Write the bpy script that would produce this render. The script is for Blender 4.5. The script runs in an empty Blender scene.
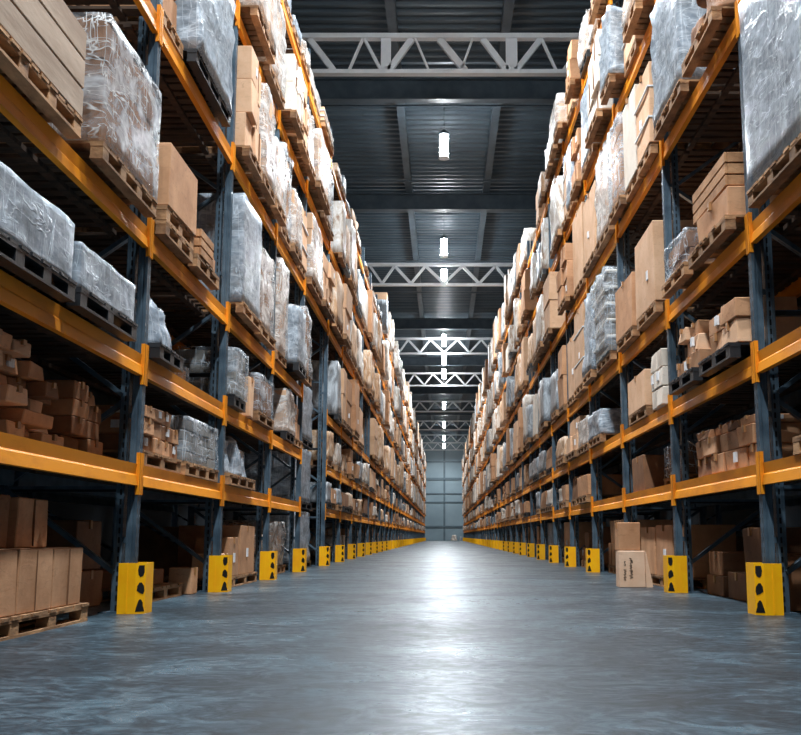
import bpy, math, random
from mathutils import Vector, Matrix, noise

random.seed(11)
C = bpy.context.scene.collection
PI = math.pi

# ------------------------------------------------------------------ materials
def lin(c):
    out = []
    for v in c:
        v = v / 255.0
        out.append(v / 12.92 if v <= 0.04045 else ((v + 0.055) / 1.055) ** 2.4)
    return (*out, 1.0)

class NT:
    def __init__(self, name):
        self.m = bpy.data.materials.new(name)
        self.m.use_nodes = True
        self.t = self.m.node_tree
        self.t.nodes.clear()
        self.out = self.n('ShaderNodeOutputMaterial')
    def n(self, kind, **kw):
        nd = self.t.nodes.new(kind)
        for k, v in kw.items():
            if k.startswith('_'):
                setattr(nd, k[1:], v)
            else:
                nd.inputs[k.replace('__', ' ')].default_value = v
        return nd
    def l(self, a, b):
        self.t.links.new(a, b)

def coords(nt, scale=(1, 1, 1), rot=(0, 0, 0), rnd=True):
    tc = nt.n('ShaderNodeTexCoord')
    mp = nt.n('ShaderNodeMapping')
    mp.inputs['Scale'].default_value = scale
    mp.inputs['Rotation'].default_value = rot
    if rnd:
        oi = nt.n('ShaderNodeObjectInfo')
        ad = nt.n('ShaderNodeVectorMath', _operation='ADD')
        ml = nt.n('ShaderNodeMath', _operation='MULTIPLY')
        ml.inputs[1].default_value = 37.0
        nt.l(oi.outputs['Random'], ml.inputs[0])
        nt.l(tc.outputs['Object'], ad.inputs[0])
        nt.l(ml.outputs[0], ad.inputs[1])
        nt.l(ad.outputs[0], mp.inputs['Vector'])
    else:
        nt.l(tc.outputs['Object'], mp.inputs['Vector'])
    return mp.outputs['Vector']

def ramp(nt, fac, stops):
    r = nt.n('ShaderNodeValToRGB')
    e = r.color_ramp.elements
    while len(e) < len(stops):
        e.new(0.5)
    for el, (p, c) in zip(e, stops):
        el.position = p
        el.color = c if len(c) == 4 else (*c, 1)
    nt.l(fac, r.inputs['Fac'])
    return r.outputs['Color']

def surf(name, c0, c1, rough=0.7, scale=(4, 4, 4), detail=6, metal=0.0, bump=0.15, bscale=None, rnd_val=0.0, lo=0.35, hi=0.65, spec=0.4):
    """a two-tone noisy surface; rnd_val makes each object a little lighter or darker"""
    nt = NT(name)
    v = coords(nt, scale)
    nz = nt.n('ShaderNodeTexNoise', Scale=1.0, Detail=detail, Roughness=0.6)
    nt.l(v, nz.inputs['Vector'])
    col = ramp(nt, nz.outputs['Fac'], [(lo, lin(c0)), (hi, lin(c1))])
    if rnd_val:
        oi = nt.n('ShaderNodeObjectInfo')
        mr = nt.n('ShaderNodeMapRange')
        mr.inputs['To Min'].default_value = 1 - rnd_val
        mr.inputs['To Max'].default_value = 1 + rnd_val
        nt.l(oi.outputs['Random'], mr.inputs['Value'])
        hs = nt.n('ShaderNodeHueSaturation')
        nt.l(mr.outputs[0], hs.inputs['Value'])
        nt.l(col, hs.inputs['Color'])
        col = hs.outputs['Color']
    p = nt.n('ShaderNodeBsdfPrincipled', Roughness=rough, Metallic=metal)
    p.inputs['Specular IOR Level'].default_value = spec
    nt.l(col, p.inputs['Base Color'])
    if bump:
        n2 = nt.n('ShaderNodeTexNoise', Scale=bscale or 6.0, Detail=4)
        nt.l(v, n2.inputs['Vector'])
        b = nt.n('ShaderNodeBump', Strength=bump, Distance=0.02)
        nt.l(n2.outputs['Fac'], b.inputs['Height'])
        nt.l(b.outputs['Normal'], p.inputs['Normal'])
    nt.l(p.outputs[0], nt.out.inputs['Surface'])
    return nt.m

def card(name, c0, c1, stain, rnd_val):
    """card: fibre tone, scuffs and handling marks, fine corrugation"""
    nt = NT(name)
    v = coords(nt, (2.5, 2.5, 2.5))
    nz = nt.n('ShaderNodeTexNoise', Scale=1.0, Detail=7, Roughness=0.65); nt.l(v, nz.inputs['Vector'])
    col = ramp(nt, nz.outputs['Fac'], [(0.35, lin(c0)), (0.65, lin(c1))])
    v2 = coords(nt, (3.0, 3.0, 9.0), (0.4, 0.1, 0))
    n2 = nt.n('ShaderNodeTexNoise', Scale=1.7, Detail=8, Roughness=0.75, Distortion=1.5); nt.l(v2, n2.inputs['Vector'])
    mr = nt.n('ShaderNodeMapRange')
    mr.inputs['From Min'].default_value = 0.56; mr.inputs['From Max'].default_value = 0.72
    mr.inputs['To Max'].default_value = 0.6
    nt.l(n2.outputs['Fac'], mr.inputs['Value'])
    mc = nt.n('ShaderNodeMix', _data_type='RGBA'); nt.l(mr.outputs[0], mc.inputs['Factor'])
    nt.l(col, mc.inputs[6]); mc.inputs[7].default_value = lin(stain)
    oi = nt.n('ShaderNodeObjectInfo')
    m2 = nt.n('ShaderNodeMapRange'); m2.inputs['To Min'].default_value = 1 - rnd_val; m2.inputs['To Max'].default_value = 1 + rnd_val
    nt.l(oi.outputs['Random'], m2.inputs['Value'])
    hs = nt.n('ShaderNodeHueSaturation'); nt.l(m2.outputs[0], hs.inputs['Value']); nt.l(mc.outputs[2], hs.inputs['Color'])
    p = nt.n('ShaderNodeBsdfPrincipled', Roughness=0.72); p.inputs['Specular IOR Level'].default_value = 0.3
    nt.l(hs.outputs['Color'], p.inputs['Base Color'])
    b = nt.n('ShaderNodeBump', Strength=0.25, Distance=0.012); nt.l(n2.outputs['Fac'], b.inputs['Height']); nt.l(b.outputs['Normal'], p.inputs['Normal'])
    nt.l(p.outputs[0], nt.out.inputs['Surface'])
    return nt.m

def wrap_mat(name, tint, lo, hi, amin, amax, rough=0.3, rot=(0.3, 0.2, 0.5), dark=(150, 162, 174)):
    """clear stretch film: milky patches and pulled bright streaks over a see-through sheet"""
    nt = NT(name)
    v = coords(nt, (2.0, 2.0, 3.2), rot)
    nz = nt.n('ShaderNodeTexNoise', Scale=1.3, Detail=6, Roughness=0.6, Distortion=0.9)
    nt.l(v, nz.inputs['Vector'])
    def ridge(scale, rot, sc, width):
        v2 = coords(nt, scale, rot)
        n2 = nt.n('ShaderNodeTexNoise', Scale=sc, Detail=3, Roughness=0.5, Distortion=0.5)
        nt.l(v2, n2.inputs['Vector'])
        sb = nt.n('ShaderNodeMath', _operation='SUBTRACT'); sb.inputs[1].default_value = 0.5; nt.l(n2.outputs['Fac'], sb.inputs[0])
        ab = nt.n('ShaderNodeMath', _operation='ABSOLUTE'); nt.l(sb.outputs[0], ab.inputs[0])
        m = nt.n('ShaderNodeMapRange'); m.inputs['From Min'].default_value = 0.0; m.inputs['From Max'].default_value = width
        m.inputs['To Min'].default_value = 1.0; m.inputs['To Max'].default_value = 0.0
        nt.l(ab.outputs[0], m.inputs['Value'])
        return m.outputs[0]
    r1 = ridge((0.9, 0.8, 3.6), (0.6, 0.25, 0.3), 2.2, 0.02)
    r2 = ridge((3.6, 3.6, 0.4), (0.12, -0.2, 0.1), 2.0, 0.016)
    mx = nt.n('ShaderNodeMath', _operation='MAXIMUM')
    nt.l(r1, mx.inputs[0]); nt.l(r2, mx.inputs[1])
    mr = nt.n('ShaderNodeMapRange')
    mr.inputs['From Min'].default_value = lo; mr.inputs['From Max'].default_value = hi
    mr.inputs['To Min'].default_value = amin; mr.inputs['To Max'].default_value = amax
    nt.l(nz.outputs['Fac'], mr.inputs['Value'])
    am = nt.n('ShaderNodeMath', _operation='MAXIMUM')
    nt.l(mr.outputs[0], am.inputs[0])
    r9 = nt.n('ShaderNodeMath', _operation='MULTIPLY'); r9.inputs[1].default_value = 0.75; nt.l(mx.outputs[0], r9.inputs[0])
    nt.l(r9.outputs[0], am.inputs[1])
    n3 = nt.n('ShaderNodeTexNoise', Scale=5.0, Detail=4); nt.l(v, n3.inputs['Vector'])
    c0 = ramp(nt, n3.outputs['Fac'], [(0.35, lin(dark)), (0.65, lin(tint))])
    mc = nt.n('ShaderNodeMix', _data_type='RGBA'); nt.l(mx.outputs[0], mc.inputs['Factor'])
    nt.l(c0, mc.inputs[6]); mc.inputs[7].default_value = lin([min(250, c + 25) for c in tint])
    p = nt.n('ShaderNodeBsdfPrincipled', Roughness=rough)
    nt.l(mc.outputs[2], p.inputs['Base Color'])
    p.inputs['Specular IOR Level'].default_value = 0.5
    hs = nt.n('ShaderNodeMath', _operation='ADD'); nt.l(mx.outputs[0], hs.inputs[0]); nt.l(nz.outputs['Fac'], hs.inputs[1])
    b = nt.n('ShaderNodeBump', Strength=0.2, Distance=0.025)
    nt.l(hs.outputs[0], b.inputs['Height'])
    nt.l(b.outputs['Normal'], p.inputs['Normal'])
    tr = nt.n('ShaderNodeBsdfTransparent')
    tr.inputs['Color'].default_value = (0.9, 0.93, 0.95, 1)
    ms = nt.n('ShaderNodeMixShader')
    nt.l(am.outputs[0], ms.inputs[0])
    nt.l(tr.outputs[0], ms.inputs[1]); nt.l(p.outputs[0], ms.inputs[2])
    nt.l(ms.outputs[0], nt.out.inputs['Surface'])
    return nt.m

def streaky(name, c0, c1, c2, rough=0.35):
    """film-wrapped goods a long way off: opaque, streaked with film over the goods"""
    nt = NT(name)
    v = coords(nt, (3.0, 3.0, 1.2), (0.2, 0.3, 0))
    nz = nt.n('ShaderNodeTexNoise', Scale=1.6, Detail=6, Roughness=0.7, Distortion=1.0)
    nt.l(v, nz.inputs['Vector'])
    col = ramp(nt, nz.outputs['Fac'], [(0.36, lin(c0)), (0.5, lin(c1)), (0.64, lin(c2))])
    p = nt.n('ShaderNodeBsdfPrincipled', Roughness=rough)
    nt.l(col, p.inputs['Base Color'])
    b = nt.n('ShaderNodeBump', Strength=0.6, Distance=0.05)
    nt.l(nz.outputs['Fac'], b.inputs['Height'])
    nt.l(b.outputs['Normal'], p.inputs['Normal'])
    nt.l(p.outputs[0], nt.out.inputs['Surface'])
    return nt.m

def emit(name, col, s):
    nt = NT(name)
    e = nt.n('ShaderNodeEmission', Strength=s)
    e.inputs['Color'].default_value = (*col, 1)
    nt.l(e.outputs[0], nt.out.inputs['Surface'])
    return nt.m

M = {}
M['kraft'] = card('kraft_card', (172, 124, 88), (200, 152, 114), (116, 78, 52), 0.2)
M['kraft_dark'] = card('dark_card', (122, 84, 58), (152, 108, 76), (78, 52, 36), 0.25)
M['kraft_light'] = card('light_card', (204, 160, 124), (222, 182, 148), (150, 108, 78), 0.15)
M['pale_tan'] = card('pale_card', (224, 184, 152), (238, 202, 172), (184, 140, 108), 0.03)
M['cream'] = card('cream_card', (214, 200, 184), (232, 220, 206), (170, 146, 124), 0.1)
M['grey_card'] = surf('grey_card', (128, 120, 112), (160, 152, 142), 0.7, (3, 3, 3), rnd_val=0.2, bump=0.1)
M['tape'] = surf('packing_tape', (150, 106, 66), (176, 130, 88), 0.3, (5, 5, 5), bump=0)
M['seam'] = surf('card_seam', (112, 78, 52), (128, 90, 62), 0.8, (5, 5, 5), bump=0)
M['paper'] = surf('label_paper', (214, 216, 218), (236, 238, 240), 0.5, (20, 20, 20), bump=0)
M['ink'] = surf('ink', (40, 34, 30), (64, 54, 48), 0.7, (20, 20, 20), bump=0)
M['pallet'] = surf('pallet_wood', (116, 82, 54), (176, 134, 94), 0.8, (6, 3, 9), rnd_val=0.35, bump=0.25)
M['pallet_black'] = surf('black_plastic', (24, 26, 28), (40, 42, 46), 0.45, (4, 4, 4), bump=0.1)
M['deck'] = surf('deck_wood', (52, 40, 32), (88, 66, 50), 0.85, (2, 9, 4), bump=0.25)
M['plank'] = surf('crate_plank', (164, 138, 116), (196, 172, 150), 0.8, (4, 1.0, 5), rnd_val=0.12, bump=0.15)
M['box_wood'] = surf('box_wood', (140, 98, 64), (190, 142, 100), 0.8, (4, 3, 5), rnd_val=0.12, bump=0.2)
M['steel_blue'] = None
M['orange'] = surf('orange_paint', (186, 104, 18), (238, 148, 26), 0.5, (3, 0.8, 3), bump=0.05, rnd_val=0.08, lo=0.28, hi=0.55, spec=0.3)
M['yellow'] = surf('yellow_paint', (250, 172, 0), (255, 188, 4), 0.45, (5, 5, 5), bump=0.06, rnd_val=0.05)
M['black'] = surf('black_paint', (14, 14, 14), (26, 26, 26), 0.5, (8, 8, 8), bump=0)
M['white_steel'] = surf('white_steel', (226, 234, 240), (240, 246, 250), 0.4, (2, 2, 2), bump=0.03)
M['dark_steel'] = surf('dark_steel', (70, 86, 98), (88, 104, 116), 0.5, (2, 2, 2), bump=0.05)
M['roof'] = surf('roof_deck', (76, 92, 104), (94, 112, 124), 0.4, (0.4, 2, 2), bump=0.05, metal=0.1)
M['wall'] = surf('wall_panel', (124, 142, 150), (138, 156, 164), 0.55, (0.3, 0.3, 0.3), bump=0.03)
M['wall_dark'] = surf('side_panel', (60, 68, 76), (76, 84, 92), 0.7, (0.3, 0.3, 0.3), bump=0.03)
M['trim'] = surf('wall_rail', (82, 98, 106), (96, 112, 120), 0.5, (1, 1, 1), bump=0.03)
M['wrap_grey'] = wrap_mat('film_grey', (182, 192, 202), 0.36, 0.62, 0.45, 0.93, dark=(134, 146, 158))
M['wrap_clear'] = wrap_mat('film_clear', (210, 218, 226), 0.45, 0.7, 0.08, 0.7)
M['wrap_streak'] = wrap_mat('film_streak', (222, 226, 230), 0.42, 0.66, 0.06, 0.85, dark=(190, 194, 200))
M['wrap_white'] = wrap_mat('film_white', (226, 222, 218), 0.4, 0.64, 0.2, 0.93, rot=(0.1, 0.5, 0.2), dark=(188, 184, 180))
M['far_white'] = streaky('far_film_white', (150, 116, 88), (206, 196, 184), (230, 230, 230))
M['far_grey'] = streaky('far_film_grey', (92, 90, 88), (142, 148, 154), (196, 204, 210))
M['far_tan'] = streaky('far_film_tan', (150, 108, 76), (204, 164, 126), (232, 216, 200), 0.55)
M['lamp'] = emit('lamp_glow', (0.93, 0.97, 1.0), 88.0)

def steel_blue():
    nt = NT('perforated_blue_steel')
    tc = nt.n('ShaderNodeTexCoord')
    sp = nt.n('ShaderNodeSeparateXYZ')
    nt.l(tc.outputs['Object'], sp.inputs[0])
    def frac(sock, mul):
        a = nt.n('ShaderNodeMath', _operation='MULTIPLY'); a.inputs[1].default_value = mul
        nt.l(sock, a.inputs[0])
        f = nt.n('ShaderNodeMath', _operation='FRACT'); nt.l(a.outputs[0], f.inputs[0])
        return f.outputs[0]
    fz = frac(sp.outputs['Z'], 12.0)
    def near(sock, val, w):
        s = nt.n('ShaderNodeMath', _operation='SUBTRACT'); s.inputs[1].default_value = val; nt.l(sock, s.inputs[0])
        a = nt.n('ShaderNodeMath', _operation='ABSOLUTE'); nt.l(s.outputs[0], a.inputs[0])
        c = nt.n('ShaderNodeMath', _operation='LESS_THAN'); c.inputs[1].default_value = w; nt.l(a.outputs[0], c.inputs[0])
        return c.outputs[0]
    ay = nt.n('ShaderNodeMath', _operation='ABSOLUTE'); nt.l(sp.outputs['Y'], ay.inputs[0])
    hole = nt.n('ShaderNodeMath', _operation='MULTIPLY')
    nt.l(near(fz, 0.5, 0.3), hole.inputs[0]); nt.l(near(ay.outputs[0], 0.03, 0.008), hole.inputs[1])
    nz = nt.n('ShaderNodeTexNoise', Scale=5.0, Detail=5)
    nt.l(tc.outputs['Object'], nz.inputs['Vector'])
    col = ramp(nt, nz.outputs['Fac'], [(0.35, lin((58, 76, 90))), (0.65, lin((88, 108, 122)))])
    mix = nt.n('ShaderNodeMix', _data_type='RGBA')
    nt.l(hole.outputs[0], mix.inputs['Factor'])
    nt.l(col, mix.inputs[6]); mix.inputs[7].default_value = lin((16, 20, 24))
    p = nt.n('ShaderNodeBsdfPrincipled', Roughness=0.4, Metallic=0.25)
    nt.l(mix.outputs[2], p.inputs['Base Color'])
    nt.l(p.outputs[0], nt.out.inputs['Surface'])
    return nt.m
M['steel_blue'] = steel_blue()

def floor_mat():
    """polished concrete: cloudy tones, trowel sweeps, fine dark pitting, uneven polish"""
    nt = NT('polished_concrete')
    v = coords(nt, (0.7, 0.8, 1), rnd=False)
    n1 = nt.n('ShaderNodeTexNoise', Scale=0.9, Detail=10, Roughness=0.7, Distortion=0.6)
    nt.l(v, n1.inputs['Vector'])
    v2 = coords(nt, (2.0, 2.6, 1), (0, 0, 0.4), rnd=False)
    n2 = nt.n('ShaderNodeTexNoise', Scale=2.2, Detail=9, Roughness=0.72, Distortion=2.2)
    nt.l(v2, n2.inputs['Vector'])
    v3 = coords(nt, (1, 1, 1), rnd=False)
    n3 = nt.n('ShaderNodeTexNoise', Scale=26.0, Detail=5, Roughness=0.7, Distortion=1.0)
    nt.l(v3, n3.inputs['Vector'])
    mx = nt.n('ShaderNodeMix', _data_type='FLOAT'); mx.inputs[0].default_value = 0.5
    nt.l(n1.outputs['Fac'], mx.inputs[2]); nt.l(n2.outputs['Fac'], mx.inputs[3])
    f = mx.outputs[0]
    col = ramp(nt, f, [(0.42, lin((18, 29, 36))), (0.5, lin((42, 58, 68))), (0.58, lin((88, 108, 119)))])
    pit = nt.n('ShaderNodeMapRange')
    pit.inputs['From Min'].default_value = 0.3; pit.inputs['From Max'].default_value = 0.45
    pit.inputs['To Min'].default_value = 0.55; pit.inputs['To Max'].default_value = 1.0
    nt.l(n3.outputs['Fac'], pit.inputs['Value'])
    mc = nt.n('ShaderNodeMix', _data_type='RGBA', _blend_type='MULTIPLY'); mc.inputs['Factor'].default_value = 1.0
    nt.l(col, mc.inputs[6]); nt.l(pit.outputs[0], mc.inputs[7])
    ro = nt.n('ShaderNodeMapRange')
    ro.inputs['From Min'].default_value = 0.38; ro.inputs['From Max'].default_value = 0.62
    ro.inputs['To Min'].default_value = 0.5; ro.inputs['To Max'].default_value = 0.23
    nt.l(f, ro.inputs['Value'])
    p = nt.n('ShaderNodeBsdfPrincipled')
    p.inputs['Specular IOR Level'].default_value = 0.32
    nt.l(mc.outputs[2], p.inputs['Base Color']); nt.l(ro.outputs[0], p.inputs['Roughness'])
    ad = nt.n('ShaderNodeMath', _operation='ADD'); nt.l(n2.outputs['Fac'], ad.inputs[0])
    m3 = nt.n('ShaderNodeMath', _operation='MULTIPLY'); m3.inputs[1].default_value = 0.25; nt.l(n3.outputs['Fac'], m3.inputs[0])
    nt.l(m3.outputs[0], ad.inputs[1])
    b = nt.n('ShaderNodeBump', Strength=0.14, Distance=0.012)
    nt.l(ad.outputs[0], b.inputs['Height']); nt.l(b.outputs['Normal'], p.inputs['Normal'])
    nt.l(p.outputs[0], nt.out.inputs['Surface'])
    return nt.m
M['floor'] = floor_mat()

# ------------------------------------------------------------------ mesh helpers
class MB:
    def __init__(self):
        self.v, self.f, self.mi, self.mats = [], [], [], []
        self.smooth = False
    def mat(self, m):
        if m not in self.mats:
            self.mats.append(m)
        return self.mats.index(m)
    def add(self, vs, fs, m):
        b = len(self.v); k = self.mat(m)
        self.v += [tuple(x) for x in vs]
        self.f += [tuple(b + i for i in f) for f in fs]
        self.mi += [k] * len(fs)
    def box(self, x0, x1, y0, y1, z0, z1, m):
        if x1 < x0: x0, x1 = x1, x0
        vs = [(x0, y0, z0), (x1, y0, z0), (x1, y1, z0), (x0, y1, z0), (x0, y0, z1), (x1, y0, z1), (x1, y1, z1), (x0, y1, z1)]
        self.add(vs, [(3, 2, 1, 0), (4, 5, 6, 7), (0, 1, 5, 4), (1, 2, 6, 5), (2, 3, 7, 6), (3, 0, 4, 7)], m)
    def cbox(self, x0, x1, y0, y1, z0, z1, c, m, jit=0.0, rnd=None):
        """box with chamfered edges, corners pushed about by jit"""
        if x1 < x0: x0, x1 = x1, x0
        vs, idx = [], {}
        for sx in (0, 1):
            for sy in (0, 1):
                for sz in (0, 1):
                    j = [(rnd.uniform(-jit, jit) if rnd and jit else 0.0) for _ in range(3)]
                    if sz == 0: j[2] = 0.0
                    p = [(x0, x1)[sx] + j[0], (y0, y1)[sy] + j[1], (z0, z1)[sz] + min(0, j[2])]
                    s = [1 - 2 * sx, 1 - 2 * sy, 1 - 2 * sz]
                    for a in range(3):   # vertex lying on the face with normal a
                        q = [p[k] + (0 if k == a else s[k] * c) for k in range(3)]
                        idx[(sx, sy, sz, a)] = len(vs); vs.append(q)
        fs = []
        def F(*ks):
            fs.append(tuple(idx[k] for k in ks))
        for s in (0, 1):
            q = [(s, 0, 0, 0), (s, 1, 0, 0), (s, 1, 1, 0), (s, 0, 1, 0)]; F(*(q if s else q[::-1]))
            q = [(0, s, 0, 1), (0, s, 1, 1), (1, s, 1, 1), (1, s, 0, 1)]; F(*(q if s else q[::-1]))
            q = [(0, 0, s, 2), (1, 0, s, 2), (1, 1, s, 2), (0, 1, s, 2)]; F(*(q if s else q[::-1]))
        for a in (0, 1):
            for b in (0, 1):
                q = [(a, b, 0, 0), (a, b, 0, 1), (a, b, 1, 1), (a, b, 1, 0)]; F(*(q if (a ^ b) else q[::-1]))
                q = [(a, 0, b, 0), (a, 1, b, 0), (a, 1, b, 2), (a, 0, b, 2)]; F(*(q if (a ^ b) == 0 else q[::-1])) if False else F(*(q if not (a ^ b) else q[::-1])[::-1])
                q = [(0, a, b, 1), (1, a, b, 1), (1, a, b, 2), (0, a, b, 2)]; F(*(q if (a ^ b) else q[::-1])[::-1])
        for sx in (0, 1):
            for sy in (0, 1):
                for sz in (0, 1):
                    q = [(sx, sy, sz, 0), (sx, sy, sz, 1), (sx, sy, sz, 2)]
                    F(*(q if (sx + sy + sz) % 2 else q[::-1]))
        self.add(vs, fs, m)
    def bar(self, a, b, w, h, m, up=(0, 0, 1)):
        """a straight bar of section w x h from a to b"""
        a, b = Vector(a), Vector(b)
        d = (b - a).normalized(); u = Vector(up)
        if abs(d.dot(u)) > 0.98: u = Vector((0, 1, 0))
        s = d.cross(u).normalized(); u = s.cross(d).normalized()
        vs = []
        for p in (a, b):
            for i, j in ((-1, -1), (1, -1), (1, 1), (-1, 1)):
                vs.append(p + s * (i * w / 2) + u * (j * h / 2))
        self.add(vs, [(0, 1, 2, 3), (7, 6, 5, 4), (4, 5, 1, 0), (5, 6, 2, 1), (6, 7, 3, 2), (7, 4, 0, 3)], m)
    def prism(self, poly, lo, hi, axis, m):
        """poly in the plane normal to axis, extruded from lo to hi"""
        n = len(poly); vs = []
        for t in (lo, hi):
            for a, b in poly:
                vs.append({'x': (t, a, b), 'y': (a, t, b), 'z': (a, b, t)}[axis])
        fs = [tuple(range(n))[::-1], tuple(range(n, 2 * n))] + [(i, (i + 1) % n, n + (i + 1) % n, n + i) for i in range(n)]
        self.add(vs, fs, m)
    def tube(self, a, b, r, m, n=10):
        a, b = Vector(a), Vector(b); d = (b - a).normalized()
        u = d.orthogonal().normalized(); w = d.cross(u); vs = []
        for p in (a, b):
            for i in range(n):
                t = 2 * PI * i / n
                vs.append(p + u * (r * math.cos(t)) + w * (r * math.sin(t)))
        self.add(vs, [tuple(range(n))[::-1], tuple(range(n, 2 * n))] + [(i, (i + 1) % n, n + (i + 1) % n, n + i) for i in range(n)], m)
    def shell(self, w, d, h, seed, m, amp=0.02, round_=0.06, nz=9, nper=8, z0=0.0, taper=0.0, cx=0.0, cy=0.0, dome=0.02, sag=0.0):
        """film round a load: a rounded box with folds, closed over the top"""
        rng = random.Random(seed)
        off = Vector((rng.uniform(0, 50), rng.uniform(0, 50), rng.uniform(0, 50)))
        ring = []
        hw, hd, r = w / 2, d / 2, min(round_, w * .45, d * .45)
        for (sx, sy, a0) in ((1, -1, -PI / 2), (1, 1, 0), (-1, 1, PI / 2), (-1, -1, PI)):
            for k in range(4):
                t = a0 + (PI / 2) * k / 3
                ring.append((sx * (hw - r) + r * math.cos(t), sy * (hd - r) + r * math.sin(t), math.cos(t), math.sin(t)))
            nx = {(1, -1): (1, 1), (1, 1): (-1, 1), (-1, 1): (-1, -1), (-1, -1): (1, -1)}[(sx, sy)]
            p, q = ring[-1], (nx[0] * (hw - r) + r * math.cos(a0 + PI / 2), nx[1] * (hd - r) + r * math.sin(a0 + PI / 2))
            for k in range(1, nper):
                f = k / nper
                ring.append((p[0] + (q[0] - p[0]) * f, p[1] + (q[1] - p[1]) * f, p[2], p[3]))
        n = len(ring); vs = []
        zs = [h * i / (nz - 1) for i in range(nz)]
        rows = [(z, 1.0 - taper * (z / h)) for z in zs] + [(h + dome * 0.6, 0.82 - taper), (h + dome, 0.4)]
        for z, s in rows:
            for (x, y, nx_, ny_) in ring:
                q = Vector((x * 2.6, y * 2.6, z * 5.0)) + off
                q2 = Vector((x * 7, y * 7, z * 2.2 + x * 3)) + off
                e = noise.noise(q) * amp + abs(noise.noise(q2)) * amp * 1.2 - amp * .4
                if z == 0: e *= .3
                zz = z + (noise.noise(q * 1.7) * amp * 1.2 - sag * abs(noise.noise(q * .8)) if z >= h else 0)
                vs.append((cx + x * s + nx_ * e, cy + y * s + ny_ * e, z0 + zz))
        nr = len(rows); fs = []
        for i in range(nr - 1):
            for j in range(n):
                k = (j + 1) % n
                fs.append((i * n + j, i * n + k, (i + 1) * n + k, (i + 1) * n + j))
        fs.append(tuple((nr - 1) * n + j for j in range(n)))
        fs.append(tuple(range(n))[::-1])
        self.add(vs, fs, m)
    def mesh(self, name):
        me = bpy.data.meshes.new(name)
        me.from_pydata(self.v, [], self.f)
        for m in self.mats:
            me.materials.append(m)
        me.polygons.foreach_set('material_index', self.mi)
        if self.smooth:
            me.polygons.foreach_set('use_smooth', [True] * len(me.polygons))
        me.update()
        return me
    def build(self, name, parent=None, loc=None, rz=0.0):
        o = bpy.data.objects.new(name, self.mesh(name))
        C.objects.link(o)
        if parent: o.parent = parent
        if loc: o.location = loc
        if rz: o.rotation_euler = (0, 0, rz)
        return o

def tag(o, label, cat, group=None, kind=None):
    o['label'] = label; o['category'] = cat
    if group: o['group'] = group
    if kind: o['kind'] = kind
    return o

def empty(name, loc=(0, 0, 0), rz=0.0):
    o = bpy.data.objects.new(name, None)
    o.empty_display_size = 0.2
    C.objects.link(o); o.location = loc
    if rz: o.rotation_euler = (0, 0, rz)
    return o

def struct(name, mb, parent=None):
    o = mb.build(name, parent)
    o['kind'] = 'structure'
    return o

# ------------------------------------------------------------------ measures (metres; y runs down the aisle from the camera)
CAM_H = 0.66
BZ = [0.0, 1.29, 2.27, 3.45, 5.54, 7.5, 9.6]
LZ = [0.0] + [v + 0.004 for v in BZ[1:]]      # where goods stand      # top of each beam level (0 = floor)
BH = 0.19                                           # beam height
CLEAR = [1.08, 0.77, 0.96, 1.88, 1.75, 1.88, 9.0]
STEP = 3.55
FAR = 157.0
XF, XM, XR = 2.70, 3.85, 5.10
POST_L = [5.45, 9.45, 13.0, 16.55, 20.1, 24.3] + [24.3 + STEP * k for k in range(1, 37)]
POST_R = [5.75] + [9.3 + STEP * k for k in range(0, 41)]
POST = {-1: POST_L, 1: POST_R}
SIDE = {-1: 'left', 1: 'right'}
ORD = ['nearest', 'second', 'third', 'fourth', 'fifth', 'sixth', 'seventh', 'eighth', 'ninth', 'tenth', 'eleventh', 'twelfth',
       'thirteenth', 'fourteenth', 'fifteenth', 'sixteenth', 'seventeenth', 'eighteenth', 'nineteenth', 'twentieth', 'twenty-first',
       'twenty-second', 'twenty-third', 'twenty-fourth', 'twenty-fifth', 'twenty-sixth']
LEV = ['floor', 'first', 'second', 'third', 'fourth', 'fifth', 'sixth']

def where(side, bay, lev):
    if lev == 0:
        return f'floor of the {ORD[bay]} {SIDE[side]} bay'
    return f'{LEV[lev]} level, {ORD[bay]} {SIDE[side]} bay'

# ------------------------------------------------------------------ the hall
b = MB(); b.box(-9, 9, -6, FAR + 0.3, -0.2, 0, M['floor']); struct('floor', b)
b = MB(); b.box(-9, 9, FAR, FAR + 0.3, 0, 15.4, M['wall']); struct('wall_far', b)
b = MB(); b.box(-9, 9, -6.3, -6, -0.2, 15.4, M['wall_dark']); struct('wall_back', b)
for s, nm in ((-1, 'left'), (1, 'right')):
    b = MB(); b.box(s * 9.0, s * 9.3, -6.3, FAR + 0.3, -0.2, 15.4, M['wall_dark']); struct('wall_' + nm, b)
k = 1
for z, h in ((1.9, 0.25), (5.5, 0.16), (6.75, 0.16), (8.8, 0.35), (11.4, 0.2)):
    b = MB(); b.box(-6, 6, FAR - 0.12, FAR, z, z + h, M['trim']); struct(f'trim_{k}', b); k += 1
for x in (-3.2, 0.05, 3.3):
    b = MB(); b.box(x - 0.14, x + 0.14, FAR - 0.16, FAR, 0, 13.5, M['trim']); struct(f'trim_{k}', b); k += 1
# the profiled roof deck, ribs running across the hall
ROOF = 15.2
vs, y = [], -6.3
prof = []
while y < FAR + 0.3:
    prof += [(y, ROOF), (y + 0.2, ROOF), (y + 0.25, ROOF - 0.09), (y + 0.38, ROOF - 0.09), (y + 0.43, ROOF)]
    y += 0.45
b = MB()
for x in (-9, 9):
    vs += [(x, p[0], p[1]) for p in prof]
n = len(prof)
b.add(vs, [(i, n + i, n + i + 1, i + 1) for i in range(n - 1)], M['roof'])
b.box(-9, 9, -6.3, FAR + 0.3, ROOF + 0.02, ROOF + 0.2, M['roof'])
struct('ceiling', b)

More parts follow.
